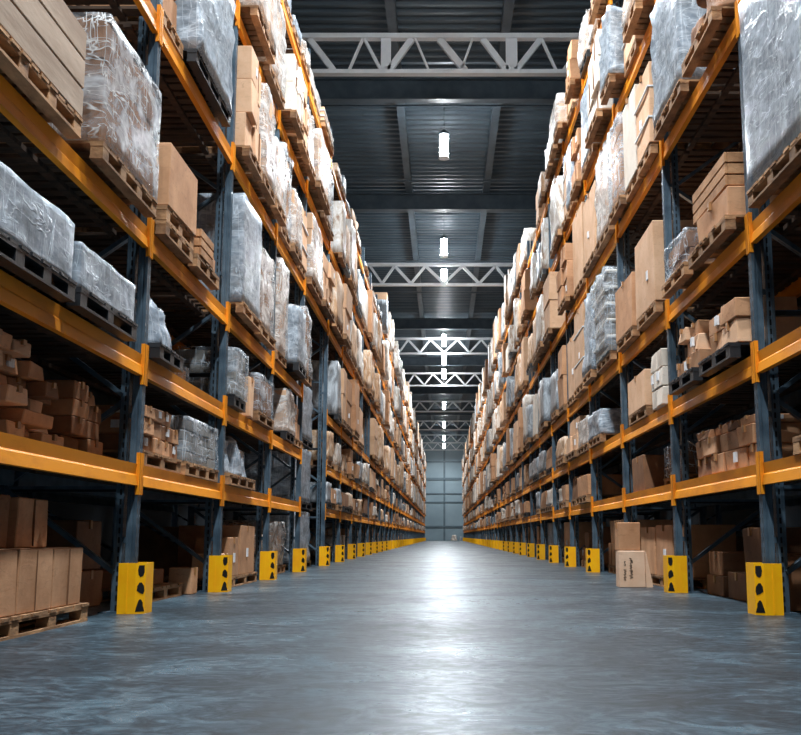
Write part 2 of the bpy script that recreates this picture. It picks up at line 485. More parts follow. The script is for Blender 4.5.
# ------------------------------------------------------------------ roof steel
def truss(y, nm_label, zt=13.66, zb=12.66, detail=True):
    t = empty('roof_truss', (0, y, zb))
    tag(t, nm_label, 'roof truss')
    h = zt - zb
    b = MB(); b.box(-9, 9, -0.11, 0.11, h - 0.04, h + 0.09, M['white_steel']); b.build('top_chord', t)
    b = MB(); b.box(-9, 9, -0.11, 0.11, -0.03, 0.08, M['white_steel']); b.build('bottom_chord', t)
    mem = [(-3.55, 1, -2.9, 0, .16), (-2.15, 1, -2.5, 0, .06), (-2.1, 1, -1.65, 0, .08), (-1.53, 1, -1.53, 0, .26), (-0.85, 1, -1.45, 0, .17), (-0.75, 1, -0.4, 0, .05),
           (-0.12, 1, 0.55, 0, .18), (0.75, 1, 0.45, 0, .05), (1.02, 1, 1.65, 0, .16), (1.78, 1, 1.78, 0, .3), (2.55, 1, 1.9, 0, .15), (2.58, 1, 2.95, 0, .06), (3.7, 1, 3.15, 0, .1)]
    if not detail:
        mem = [(-3.6, 1, -3.0, 0, .12), (-2.4, 1, -3.0, 0, .12), (-2.4, 1, -1.6, 0, .14), (-0.9, 1, -1.6, 0, .12), (-0.9, 1, 0.0, 0, .14), (0.9, 1, 0.0, 0, .12),
               (0.9, 1, 1.7, 0, .14), (2.5, 1, 1.7, 0, .12), (2.5, 1, 3.2, 0, .12), (3.8, 1, 3.2, 0, .12)]
    for s in (-1, 1):
        mem += [(s * 4.6, 1, s * 3.9, 0, .14), (s * 4.7, 1, s * 5.4, 0, .14), (s * 6.2, 1, s * 5.5, 0, .14), (s * 6.3, 1, s * 7.1, 0, .14), (s * 7.9, 1, s * 7.2, 0, .14)]
    for x0, k0, x1, k1, w in mem:
        b = MB(); b.bar((x0, 0, h - 0.04), (x1, 0, 0.08), w, 0.12, M['white_steel'], up=(0, 1, 0)); b.build('web_member', t)
TR = [(26.3, 'nearest'), (50.1, 'second'), (69.7, 'third'), (85.0, 'fourth'), (103.0, 'fifth'), (121.0, 'sixth'), (138.0, 'seventh'), (150.0, 'eighth')]
for i, (y, w) in enumerate(TR):
    truss(y, f'white steel lattice truss crossing under the roof, {w} of the row', detail=(i == 0))
for i, y in enumerate((12.0, 31.2, 42.4, 68.0, 83.0, 100.0, 118.0, 136.0)):
    t = empty('roof_beam', (0, y, 14.0))
    tag(t, f'dark steel beam across the roof, {ORD[i]} one down the hall', 'roof beam')
    b = MB(); b.box(-9, 9, -0.03, 0.03, 0.05, 0.65, M['dark_steel']); b.build('web_plate', t)
    for z0 in (0.0, 0.65):
        b = MB(); b.box(-9, 9, -0.16, 0.16, z0, z0 + 0.05, M['dark_steel']); b.build('flange', t)
for s, x, nm in ((-1, -1.45, 'left'), (1, 1.75, 'right'), (-1, -5.5, 'outer left'), (1, 5.5, 'outer right')):
    b = MB(); b.box(x - 0.13, x + 0.13, -6, FAR, 14.71, 15.09, M['dark_steel'])
    tag(b.build('roof_purlin'), f'long dark {nm} purlin running lengthwise under the roof deck', 'roof purlin')

for i, (y, z) in enumerate(((33.0, 14.6), (40.4, 14.6), (53.0, 14.6), (60.0, 14.6))):
    b = MB(); b.tube((-9, y, z), (9, y, z), 0.035, M['dark_steel'], 8)
    tag(b.build('roof_pipe'), f'thin dark pipe running across under the purlins, {ORD[i]} of four', 'pipe')
# ------------------------------------------------------------------ lamps
LAMPS = [-4.0, 2.0, 8.0, 14.0, 20.0, 33.5, 46.0, 51.5, 68.8, 76.5, 83.5, 104.2, 122.2, 139.0, 151.0]  # some are added to light the guards, the third truss and the far end
LAMP_Z = 13.45
def lamp(y, i):
    t = empty('pendant_lamp', (0, y, LAMP_Z - 0.5))
    tag(t, f'glowing white caged pendant lamp above the aisle, {ORD[i]} one along', 'lamp')
    b = MB(); b.tube((0, 0, 0.98), (0, 0, ROOF - LAMP_Z + 0.4), 0.012, M['dark_steel'], 8); b.build('suspension_rod', t)
    b = MB(); b.tube((0, 0, 0.84), (0, 0, 0.92), 0.17, M['dark_steel'], 16); b.tube((0, 0, 0.92), (0, 0, 0.99), 0.08, M['dark_steel'], 12); b.build('housing', t)
    b = MB(); b.tube((0, 0, 0.1), (0, 0, 0.84), 0.14, M['lamp'], 16); b.build('diffuser', t)
    b = MB()
    for k in range(4):
        a = PI / 4 + k * PI / 2
        b.tube((0.165 * math.cos(a), 0.165 * math.sin(a), 0.04), (0.165 * math.cos(a), 0.165 * math.sin(a), 0.86), 0.01, M['white_steel'], 6)
    b.tube((0, 0, 0.02), (0, 0, 0.06), 0.18, M['white_steel'], 16)
    b.build('cage', t)
    l = bpy.data.lights.new('lamp_light', 'AREA')
    l.shape = 'DISK'; l.size = 0.5; l.energy = LAMP_W; l.color = (0.88, 0.95, 1.0); l.spread = math.radians(165)
    o = bpy.data.objects.new('lamp_light', l); C.objects.link(o)
    o.location = (0, y, LAMP_Z - 0.52)
LAMP_W = 850.0
for i, y in enumerate(LAMPS):
    lamp(y, i)

# ------------------------------------------------------------------ the racks
def beam_mb(mb, s, y0, y1, z, x=XF, mat='orange', back=False):
    """step beam: a lower face that stands proud of the upper one"""
    t = z; bo = z - BH; sg = s if not back else -s
    poly = [(x * s, bo), (x * s + sg * 0.012, bo + 0.085), (x * s + sg * 0.024, bo + 0.1), (x * s + sg * 0.012, t), (x * s + sg * 0.055, t), (x * s + sg * 0.055, bo)]
    mb.prism(poly if s > 0 else poly[::-1], y0, y1, 'y', M[mat])

def connector_mb(mb, s, y, z, d):
    x = XF * s
    mb.box(x - s * 0.014, x - s * 0.001, y - 0.03, y + 0.02, z - BH - 0.08, z + 0.1, M['orange'])
    mb.box(x - s * 0.014, x + s * 0.022, y + d * 0.02 - 0.005, y + d * 0.02 + 0.005, z - BH - 0.08, z + 0.1, M['orange'])

def column_mb(mb, s, x, top, w=0.10, d=0.10):
    """open upright section: grooved web, grooved flanks and two return lips"""
    def q(a, b): return (x + s * w * a, d * b)
    half = [(0, 0.08), (0.1, 0.12), (0.0, 0.16), (0.0, 0.5), (0.28, 0.5), (0.34, 0.42), (0.5, 0.42), (0.56, 0.5), (0.86, 0.5), (0.86, 0.56), (1.0, 0.56), (1.0, 0.25), (0.93, 0.25), (0.93, 0.4), (0.2, 0.34)]
    poly = [q(a, -b) for a, b in half[::-1]] + [q(a, b) for a, b in half]
    mb.prism(poly if s < 0 else poly[::-1], 0.012, top, 'z', M['steel_blue'])

def rack(s, posts, bays, label, lo_bay, missing=(), name='pallet_rack'):
    t = empty(name, (0, 0, 0)); tag(t, label, 'pallet rack')
    stuff_b, stuff_d, stuff_p = MB(), MB(), MB()
    for i, y in enumerate(posts):
        gi = lo_bay + i
        top = 10.35
        if gi <= 14:
            b = MB(); column_mb(b, s, XF * s, top, 0.085); column_mb(b, s, (XF + 0.118) * s, top, 0.075, 0.08)
            for z in [0.6 + 1.1 * q for q in range(9)]:
                b.box((XF + .08) * s, (XF + .12) * s, -0.02, 0.02, z, z + 0.05, M['steel_blue'])
            up = b.build('upright', t, (0, y, 0))
            b = MB(); b.box((XF - 0.03) * s, (XF + 0.29) * s, -0.08, 0.08, 0, 0.012, M['steel_blue']); b.build('base_plate', up)
            for x in (XM, XR - 0.1):
                b = MB(); column_mb(b, s, x * s, top); b.build('rear_post', up)
            if gi <= 7:
                z, k = 0.35, 0
                while z < (9.6 if gi < 6 else 5):
                    a, c = ((XF + 0.18) * s, (XM + 0.02) * s)
                    b = MB()
                    if k % 2: b.bar((a, 0.03, z + 0.72), (c, 0.03, z), 0.04, 0.075, M['steel_blue'], up=(0, 1, 0))
                    else: b.bar((a, -0.03, z), (c, -0.03, z + 0.72), 0.04, 0.075, M['steel_blue'], up=(0, 1, 0))
                    b.build('brace', up)
                    if k % 2 == 0:
                        b = MB(); b.bar((a, 0, z + 0.72), (c, 0, z + 0.72), 0.05, 0.05, M['steel_blue'], up=(0, 1, 0)); b.build('brace', up)
                    z += 0.78; k += 1
                b = MB(); b.bar(((XM + 0.08) * s, 0, 0.45), ((XR - 0.1) * s, 0, 1.05), 0.035, 0.06, M['steel_blue'], up=(0, 1, 0)); b.build('brace', up)
        else:
            b = MB(); column_mb(b, s, XF * s, top); b.box(XM * s, (XM + .1) * s, -.05, .05, 0, top, M['steel_blue'])
            for v in range(len(b.v)):
                b.v[v] = (b.v[v][0], b.v[v][1] + y, b.v[v][2])
            stuff_p.add(b.v, b.f, M['steel_blue'])
    for j in range(len(posts) - 1):
        gb = lo_bay + j
        y0, y1 = posts[j] + 0.05, posts[j + 1] - 0.05
        for lv in range(1, 7):
            z = BZ[lv]
            if (gb, lv) in missing: continue
            near = gb < 12
            b = MB() if near else stuff_b
            beam_mb(b, s, y0, y1, z)
            if near:
                o = b.build('beam', t)
                for yy, d in ((y0 - 0.015, 1), (y1 + 0.015, -1)):
                    if gb < 7:
                        c = MB(); connector_mb(c, s, yy, z, d); c.build('connector', o)
            else:
                for yy, d in ((y0 - 0.015, 1), (y1 + 0.015, -1)):
                    connector_mb(stuff_b, s, yy, z, d)
            # mid and rear beams
            if gb < 4:
                c = MB(); beam_mb(c, s, y0, y1, z, XM, 'steel_blue' if lv < 3 else 'orange', back=True); c.build('beam', t)
                beam_mb(stuff_b, s, y0, y1, z, XR - 0.05, 'steel_blue' if lv < 3 else 'orange')
            else:
                beam_mb(stuff_b, s, y0, y1, z, XM, 'steel_blue' if lv < 3 else 'orange', back=True)
            dm = MB() if near else stuff_d
            yy = y0 + 0.03
            rng = random.Random(gb * 10 + lv)
            xb = XR - 0.06 if gb < 8 else XM
            while yy < y1 - 0.12:
                w = rng.uniform(0.1, 0.15)
                dm.box((XF + 0.06) * s, xb * s, yy, min(yy + w, y1), z - 0.03, z, M['deck'])
                yy += w + rng.uniform(0.04, 0.1)
            for x in (XF + 0.3, XM - 0.2):
                dm.box(x * s, (x + 0.07) * s, y0, y1, z - 0.07, z - 0.03, M['deck'])
            if near:
                dm.build('deck', t)
    for mb, nm in ((stuff_b, 'far_beam'), (stuff_d, 'far_deck'), (stuff_p, 'far_upright')):
        if mb.v:
            o = mb.build(nm, t); o['kind'] = 'stuff'
    return t

# the left row is broken by one bay without lower beams; its two runs share the upper beams, so it is one rack
def rack_left():
    return rack(-1, POST_L, None, 'tall pallet rack along the left side of the aisle, blue uprights and orange beams', 0, missing={(4, 1), (4, 2), (4, 3)})
RL = rack_left()
RR = rack(1, POST_R, None, 'tall pallet rack along the right side of the aisle, blue uprights and orange beams', 0)
# ------------------------------------------------------------------ yellow column guards
def guard_mesh(s):
    def path(e):   # plan of the folded sheet, e = inset; aisle side is -s in x
        return [(XF + 0.10, -0.17 + e), (XF - 0.05, -0.17 + e), (XF - 0.12 + e, -0.11 + e * .5), (XF - 0.12 + e, 0.13 - e * .5), (XF - 0.06, 0.19 - e), (XF + 0.10, 0.19 - e)]
    o, i = path(0), path(0.012)
    poly = [(x * s, y) for x, y in o] + [(x * s, y) for x, y in i[::-1]]
    b = MB()
    n = len(o); h = 0.43
    N = len(poly)
    vs = [(x, y, 0.0) for x, y in poly] + [(x, y, h) for x, y in poly]
    fs = [(k, (k + 1) % N, N + (k + 1) % N, N + k) for k in range(N)]
    for k in range(n - 1):
        a, c, d, e = k, k + 1, N - 2 - k, N - 1 - k
        fs += [(N + a, N + c, N + d, N + e), (e, d, c, a)]
    b.add(vs, fs, M['yellow'])
    # pressed ribs on the sheet facing down the aisle
    b.box((XF + 0.02) * s, (XF + 0.035) * s, -0.174, -0.17, 0.01, h - 0.01, M['yellow'])
    return b.mesh('column_guard')
def mark_mesh(s, kind):
    """black painted flame shape lying across the folded corner"""
    p0 = Vector(((XF + 0.0) * s, -0.17, 0)); p1 = Vector(((XF - 0.05) * s, -0.17, 0)); p2 = Vector(((XF - 0.12) * s, -0.11, 0)); p3 = Vector(((XF - 0.12) * s, -0.05, 0))
    pts = [(0.5, 0.0), (0.98, 0.0), (0.9, 0.028), (0.82, 0.045), (0.8, 0.075), (0.62, 0.1), (0.5, 0.104), (0.36, 0.09), (0.25, 0.06), (0.14, 0.03), (0.06, 0.0)]
    if kind == 1: pts = [(u, (0.09 - v) if v > .05 else v * .9) for u, v in pts]; pts = [(0.5, 0.01), (0.8, 0.0), (0.92, 0.03), (0.86, 0.07), (0.6, 0.1), (0.4, 0.1), (0.2, 0.07), (0.16, 0.03)]
    if kind == 2: pts = [(0.45, 0.0), (0.72, 0.01), (0.86, 0.04), (0.84, 0.1), (0.6, 0.1), (0.3, 0.1), (0.2, 0.06), (0.28, 0.02)]
    # keep to the chamfer sheet between p1 and p2, raised by a coat of paint
    nrm = Vector((-s * 0.06, -0.07, 0)).normalized()
    vs = []
    for t in (0.0005, 0.003):
        for u, v in pts:
            q = p1 + (p2 - p1) * u + nrm * t
            vs.append((q.x, q.y, v))
    n = len(pts)
    b = MB()
    b.add(vs, [tuple(range(n)), tuple(range(n, 2 * n))[::-1]] + [(i, (i + 1) % n, n + (i + 1) % n, n + i) for i in range(n)], M['black'])
    return b.mesh('black_mark')
for s in (-1, 1):
    gm = guard_mesh(s); mm = [mark_mesh(s, k) for k in range(3)]
    for i, y in enumerate(POST[s]):
        if i == 0: continue
        o = bpy.data.objects.new('column_guard', gm); C.objects.link(o); o.location = (0, y, 0)
        if i <= 14:
            tag(o, f'yellow column guard with black marks, {ORD[i - 1]} from the camera along the {SIDE[s]} rack', 'column guard', f'column guards of the {SIDE[s]} rack')
        else:
            tag(o, f'small distant yellow column guard past the fourteenth along the {SIDE[s]} rack', 'column guard', f'far column guards of the {SIDE[s]} rack')
        if i <= 12:
            for k in range(3):
                c = bpy.data.objects.new('black_mark', mm[k]); C.objects.link(c); c.parent = o
                c.location = (0, 0, 0.02 + k * 0.145)

# ------------------------------------------------------------------ goods: makers
_pm = {}
def pallet_meshes(w, d, mat):
    key = (round(w, 2), round(d, 2), mat)
    if key in _pm: return _pm[key]
    m = M[mat]; rng = random.Random(hash(key) & 0xffff)
    h = 0.14
    top = MB(); n = max(5, int(d / 0.16)); pw = d / n
    for k in range(n):
        j = rng.uniform(-.008, .008); e = 0.004 if k in (0, n - 1) else rng.uniform(.012, .024)
        top.box(-w / 2 + j, w / 2 + j, -d / 2 + k * pw + e, -d / 2 + (k + 1) * pw - e, h - 0.022, h, m)
    xs = (-w / 2 + 0.055, 0, w / 2 - 0.055)
    for x in xs:
        top.box(x - 0.05, x + 0.05, -d / 2, d / 2, h - 0.042, h - 0.022, m)
    nb = 3 if d < 1.5 else 4
    ys = [-d / 2 + 0.075 + (d - 0.15) * q / (nb - 1) for q in range(nb)]
    def skid(mb, x):
        for y in ys:
            mb.box(x - 0.048, x + 0.048, y - 0.07, y + 0.07, 0.02, h - 0.042, m)
        mb.box(x - 0.05, x + 0.05, -d / 2, d / 2, 0, 0.02, m)
    blk = []
    for x in xs:
        bm_ = MB(); skid(bm_, x); blk.append(bm_.mesh('skid'))
    allm = MB(); allm.add(top.v, top.f, m)
    for x in xs: skid(allm, x)
    _pm[key] = (top.mesh('top_deck'), blk, allm.mesh('pallet'))
    return _pm[key]
PH = 0.14

COUNT = {}
def pallet(xc, yc, z, w, d, label, mat='pallet', detail=True, rz=0.0, group=None):
    COUNT['pallet'] = COUNT.get('pallet', 0) + 1
    w = round(w * 10) / 10; d = round(d * 10) / 10
    top, blk, allm = pallet_meshes(w, d, mat)
    if detail:
        t = empty('pallet', (xc, yc, z), rz)
        for me, nm in [(top, 'top_deck')] + [(q, 'skid') for q in blk]:
            o = bpy.data.objects.new(nm, me); C.objects.link(o); o.parent = t
    else:
        t = bpy.data.objects.new('pallet', allm); C.objects.link(t); t.location = (xc, yc, z)
        if rz: t.rotation_euler = (0, 0, rz)
    tag(t, label, 'pallet', group)
    return t

def carton(xc, yc, z, w, d, h, label, mat='kraft', s=-1, tape=True, paper=0, seam=False, rz=0.0, seed=0, jit=None, group=None, name='carton', plain=False, strap=False):
    """card box; w across the aisle, d along it. s: which side it stands on (its aisle face is towards -s)"""
    COUNT['carton'] = COUNT.get('carton', 0) + 1
    rng = random.Random(seed * 7 + int(yc * 100))
    b = MB(); c = min(0.008, h * .08)
    jit = (0.006 + 0.012 * min(w, d, h)) if jit is None else jit
    if plain: b.box(-w / 2, w / 2, -d / 2, d / 2, 0, h, M[mat])
    else: b.cbox(-w / 2, w / 2, -d / 2, d / 2, 0, h, c, M[mat], jit, rng)
    o = b.build(name, None, (xc, yc, z), rz)
    tag(o, label, 'carton', group)
    if plain: return o
    e = 0.003 + jit
    if tape:
        b = MB(); tw = min(0.03, d * .1); dn = min(0.08, h * .35)
        b.box(-w / 2 - e, w / 2 + e, -tw, tw, h - 0.002, h + 0.003, M['tape'])
        b.box(-w / 2 - e, -w / 2 + 0.004, -tw, tw, h - dn, h, M['tape'])
        b.box(w / 2 - 0.004, w / 2 + e, -tw, tw, h - dn, h, M['tape'])
        b.build('packing_tape', o)
    if strap:
        for z0 in (h * .3, h * .68):
            b = MB()
            b.box(-w / 2 - e, w / 2 + e, -d / 2 - e, -d / 2 + .003, z0, z0 + .022, M['paper']); b.box(-w / 2 - e, w / 2 + e, d / 2 - .003, d / 2 + e, z0, z0 + .022, M['paper'])
            for sx in (-1, 1): b.box(sx * (w / 2 - .003), sx * (w / 2 + e), -d / 2, d / 2, z0, z0 + .022, M['paper'])
            b.build('strap', o)
    if seam:
        b = MB(); x = -s * w / 2
        b.box(x - s * (-0.004), x - s * e, -0.0022, 0.0022, 0.01, h - 0.01, M['seam']); b.build('seam', o)
    if paper:
        b = MB(); ph, pw = min(0.12, h * .5), min(0.09, d * .35)
        if paper == 1:
            x = -s * w / 2; y0 = rng.uniform(-d * .25, d * .12)
            b.box(x + s * 0.004, x - s * e, y0, y0 + pw, h * .35, h * .35 + ph, M['paper'])
        else:
            x0 = rng.uniform(-w * .3, w * .05)
            b.box(x0, x0 + pw, -d / 2 - e, -d / 2 + 0.004, h * .35, h * .35 + ph, M['paper'])
        b.build('paper_label', o)
    return o

def wrapped(xc, yc, z, w, d, h, label, film='wrap_grey', goods='grey_card', rows=4, cols=2, seed=0, amp=0.02, round_=0.06, near=True, taper=0.0, sag=0.0, group=None, dome=0.02, rz=0.0):
    """film-wrapped load: the goods inside and the film round them"""
    COUNT['wrapped_load'] = COUNT.get('wrapped_load', 0) + 1
    if not near:
        b = MB(); b.smooth = True
        b.shell(w, d, h, seed, M[film], amp, round_, 6, 4, taper=taper, dome=dome, sag=sag)
        o = b.build('wrapped_load', None, (xc, yc, z), rz); tag(o, label, 'wrapped load', group)
        return o
    t = empty('wrapped_load', (xc, yc, z), rz); tag(t, label, 'wrapped load', group)
    rng = random.Random(seed)
    b = MB(); wi, di = w - 0.06 - amp, d - 0.06 - amp
    for r in range(rows):
        for c in range(cols):
            y0 = -di / 2 + di * c / cols; j = rng.uniform(0, 0.02)
            b.cbox(-wi / 2 + j, wi / 2 - j, y0 + 0.003, y0 + di / cols - 0.003, 0.003 + (h - .02) * r / rows, (h - .02) * (r + 1) / rows - 0.003, 0.008, M[goods], 0.004, rng)
    b.build('carton_stack', t)
    b = MB(); b.smooth = True
    b.shell(w, d, h, seed, M[film], amp, round_, 11, 9, taper=taper, dome=dome, sag=sag)
    b.build('stretch_film', t)
    return t

def pile(s, bay, lev, y0, y1, xf, depth, z, layers, lens, word, mats, shrink=0.1, seed=1, papers=0.3, jit=0.012, rot=2.0, xj=0.05, holes=0.0, place=None):
    """loose cartons in rows; each row is a layer"""
    rng = random.Random(seed)
    rown = ['bottom', 'second', 'third', 'fourth', 'fifth', 'sixth', 'seventh', 'top']
    zz = z
    for r, hh in enumerate(layers):
        a, c = y0 + rng.uniform(0, shrink) * r, y1 - rng.uniform(0, shrink) * r * 1.6
        y, k = a, 0
        rn = 'top' if r == len(layers) - 1 and r > 0 else rown[r]
        items = []
        while y < c - lens[0] * .7:
            L = min(rng.uniform(*lens), c - y)
            items.append((y, L)); y += L + 0.03
        for k, (y, L) in enumerate(items):
            if r > 0 and rng.random() < holes: continue
            dp = depth * rng.uniform(0.8, 1.0); xo = rng.uniform(0, xj)
            mt = rng.choice(mats)
            posn = ORD[k] if k else 'nearest'
            lab = f'{COL[mt]} {word}, {rn} row, {posn} in pile, {place or where(s, bay, lev)}'
            h = hh * (1.0 if r < len(layers) - 1 else rng.uniform(.8, 1.05))
            carton(s * (xf + xo + dp / 2), y + L / 2, zz, dp, L, h - 0.004, lab, mt, s, tape=rng.random() < .7, paper=(rng.choice((1, 1, 2)) if rng.random() < papers else 0),
                   rz=math.radians(rng.uniform(-rot, rot)) * (1 if L > .2 else .5), seed=seed * 31 + r * 7 + k, jit=jit)
        zz += hh
COL = {'kraft': 'brown card', 'kraft_dark': 'dark brown', 'kraft_light': 'pale tan', 'cream': 'cream', 'grey_card': 'grey'}

def slot(s, y0, y1, xf, w):
    return s * (xf + w / 2), (y0 + y1) / 2, w, y1 - y0

USED = {}    # (side, bay, level) -> list of taken y ranges
def take(s, bay, lev, y0, y1):
    USED.setdefault((s, bay, lev), []).append((y0, y1))

def pw_(s, bay, lev, y0, y1, xf, w, h, what, film, goods, rows=4, cols=2, pal='pallet', seed=0, pal_h=True, **kw):
    """wrapped load on its own pallet"""
    take(s, bay, lev, y0, y1)
    xc, yc, w, d = slot(s, y0, y1, xf, w)
    z = LZ[lev]
    if pal:
        pallet(xc, yc, z, w, d, f'{"black plastic" if pal == "pallet_black" else "wooden"} pallet under {what}, {where(s, bay, lev)}', pal)
        z += PH
    return wrapped(xc, yc, z + 0.002, w, d, h, f'{what}, {where(s, bay, lev)}', film, goods, rows, cols, seed or int(abs(yc) * 77), **kw)

def pc_(s, bay, lev, y0, y1, xf, w, h, what, mat, pal='pallet', n=1, **kw):
    """one carton on a pallet"""
    take(s, bay, lev, y0, y1)
    xc, yc, w, d = slot(s, y0, y1, xf, w)
    z = LZ[lev]
    if pal:
        pallet(xc, yc, z, w, d, f'wooden pallet under {what}, {where(s, bay, lev)}', pal)
        z += PH
    return carton(xc, yc, z + 0.002, w, d, h, f'{what}, {where(s, bay, lev)}', mat, s, seed=int(yc * 50), **kw)

# ------------------------------------------------------------------ goods: left rack, as the photograph shows them
# floor, nearest bay: cartons on a pallet
take(-1, 0, 0, 5.5, 9.3)
pallet(-3.15, 7.45, 0, 0.7, 2.2, 'wooden pallet under the row of seamed cartons, nearest bay of the left rack')
for k in range(3):
    carton(-3.14, 6.84 + k * 0.645, PH + .002, 0.62, 0.615, 0.43, f'brown seamed carton, {("nearest", "middle", "farthest")[k]} of three on the floor pallet of the left rack', 'kraft', -1, tape=False, seam=True, paper=0, seed=k, jit=0.006)
carton(-3.26, 7.95, PH + .436, 0.42, 0.6, 0.36, 'tall brown carton standing on the three seamed cartons, left rack', 'kraft', -1, tape=False, seam=True, seed=8)
carton(-3.28, 7.28, PH + .436, 0.4, 0.58, 0.38, 'dark carton beside the tall one on the seamed cartons, left rack', 'kraft_dark', -1, tape=False, seed=9)
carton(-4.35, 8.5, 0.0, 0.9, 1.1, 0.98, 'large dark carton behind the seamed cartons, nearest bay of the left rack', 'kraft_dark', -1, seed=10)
# first level: untidy pile of small cartons
take(-1, 0, 1, 5.5, 9.3)
pile(-1, 0, 1, 6.05, 8.3, 2.84, 0.5, LZ[1] + .002, [0.13, 0.11, 0.12, 0.11, 0.12, 0.1], (0.22, 0.5), 'flat carton', ['kraft', 'kraft_dark', 'kraft', 'kraft_light'], 0.13, 4, 0.25, 0.012, 2.0, 0.26, 0.0, place='first level, nearest left bay')
pile(-1, 0, 1, 8.42, 9.2, 2.95, 0.5, LZ[1] + .002, [0.17, 0.15, 0.14, 0.15], (0.3, 0.4), 'carton in second pile', ['kraft_dark', 'kraft'], 0.03, 5, 0.1, 0.01, 2.0, 0.1, 0.0, place='nearest left bay')
# second level: two film bundles on dark trays
take(-1, 0, 2, 5.5, 9.3)
for y0, y1, h, what, sd in ((5.75, 7.25, 0.42, 'large grey film bundle', 3), (7.36, 8.75, 0.33, 'lower grey film bundle', 6)):
    xc, yc, w, d = slot(-1, y0, y1, 2.60, 0.95)
    pallet(xc, yc, LZ[2], w, d, f'black tray pallet under the {what}, second level, nearest bay, left rack', 'pallet_black')
    wrapped(xc, yc, LZ[2] + PH, w, d, h, f'{what} on a tray, second level, nearest bay, left rack', 'wrap_grey', 'grey_card', 2, 4, sd, amp=0.012, round_=0.025)
carton(-3.85, 8.95, LZ[2], 0.5, 0.5, 0.62, 'dark carton behind the film bundles, second level of the left rack', 'kraft_dark', -1, seed=3)
# third level: plank crate and a tall film-wrapped load
take(-1, 0, 3, 5.5, 9.3)
def crate(xc, yc, z, w, d, h, label, mat='plank'):
    t = empty('wooden_crate', (xc, yc, z)); tag(t, label, 'crate')
    n = 3
    b = MB(); b.box(-w / 2 + .03, w / 2 - .03, -d / 2 + .03, d / 2 - .03, 0.0, 0.03, M[mat]); b.build('floor_panel', t)
    for k in range(n):
        z0, z1 = h * k / n + 0.008, h * (k + 1) / n - 0.008
        for sx in (-1, 1):
            b = MB(); b.cbox(sx * w / 2 - .025 * (sx > 0), sx * w / 2 + .025 * (sx < 0), -d / 2, d / 2, z0, z1, 0.004, M[mat]); b.build('side_plank', t)
        for sy in (-1, 1):
            b = MB(); b.cbox(-w / 2 + .026, w / 2 - .026, sy * d / 2 - .025 * (sy > 0), sy * d / 2 + .025 * (sy < 0), z0, z1, 0.004, M[mat]); b.build('end_plank', t)
    for sx in (-1, 1):
        for sy in (-1, 1):
            x, y = sx * (w / 2 - .06), sy * (d / 2 - .06)
            b = MB(); b.box(x - .033, x + .033, y - .033, y + .033, 0, h - .01, M[mat]); b.build('corner_post', t)
    b = MB(); b.cbox(-w / 2 + .03, w / 2 - .03, -d / 2 + .03, d / 2 - .03, h - .03, h - .006, 0.004, M[mat]); b.build('lid', t)
    return t
pallet(-3.08, 6.4, LZ[3], 1.0, 1.6, 'wooden pallet under the plank crate, third level, nearest bay, left rack')
crate(-3.08, 6.4, LZ[3] + PH + .002, 1.0, 1.58, 0.66, 'pale wooden crate of three wide planks, third level, nearest bay, left rack')
pw_(-1, 0, 3, 7.58, 9.1, 2.55, 1.0, 1.02, 'tall brown load under torn clear film', 'wrap_streak', 'kraft_dark', 3, 2, seed=21, amp=0.012, round_=0.02)
# second bay
take(-1, 1, 0, 9.5, 12.9)
carton(-3.62, 10.15, 0.0, 0.6, 0.7, 0.34, 'lower dark carton of two behind the first left column guard', 'kraft_dark', -1, seed=3)
carton(-3.64, 10.15, 0.345, 0.58, 0.68, 0.46, 'upper dark carton of two behind the first left column guard', 'kraft_dark', -1, seed=4)
pallet(-3.5, 11.5, 0, 1.1, 1.4, 'dark wooden pallet on the floor under the second bay of the left rack')
carton(-3.6, 11.5, PH, 0.9, 1.2, 0.16, 'flat dark carton on the floor pallet, second bay of the left rack', 'kraft_dark', -1, seed=5)
carton(-3.02, 12.5, 0, 0.26, 0.3, 0.3, 'small brown carton on the floor beside the second left column guard', 'kraft', -1, seed=6)
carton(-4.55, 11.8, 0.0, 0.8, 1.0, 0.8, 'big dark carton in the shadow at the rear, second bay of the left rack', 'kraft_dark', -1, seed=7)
take(-1, 1, 1, 9.5, 12.9)
pallet(-3.22, 10.3, LZ[1], 1.0, 1.4, 'wooden pallet under the labelled carton pile, first level, second bay, left rack')
pile(-1, 1, 1, 9.62, 11.0, 2.72, 0.6, LZ[1] + PH + .002, [0.15, 0.15, 0.14], (0.3, 0.42), 'labelled carton', ['kraft', 'kraft', 'kraft_dark'], 0.06, 12, 0.75, 0.008, 2.0, 0.06)
pw_(-1, 1, 1, 11.12, 12.75, 2.7, 0.9, 0.48, 'grey film-wrapped carton stack', 'wrap_clear', 'grey_card', 4, 4, seed=31, amp=0.015)
take(-1, 1, 2, 9.5, 12.9)
pallet(-3.05, 10.03, LZ[2], 0.9, 0.9, 'black slatted tray pallet under clear bags, second level, second bay, left rack', 'pallet_black')
for k, (y, x, w, d, h) in enumerate(((9.78, -2.85, 0.36, 0.38, 0.44), (10.2, -2.84, 0.36, 0.4, 0.38), (10.0, -3.25, 0.4, 0.6, 0.5))):
    b = MB(); b.smooth = True
    b.shell(w, d, h, 40 + k, M['wrap_grey'], 0.05, 0.14, 10, 7, taper=0.35, dome=0.06)
    tag(b.build('plastic_bag', None, (x, y, LZ[2] + PH + .002)), f'crumpled clear plastic bag, {("near front", "far front", "rear")[k]} one on the black tray, left rack', 'bag', 'clear bags on the black tray')
wrapped(-3.4, 12.0, LZ[2] + .002, 0.7, 1.2, 0.36, 'low film-wrapped cartons set back, second level, second bay, left rack', 'wrap_clear', 'kraft', 2, 4, 41, amp=0.015)
take(-1, 1, 3, 9.5, 12.9)
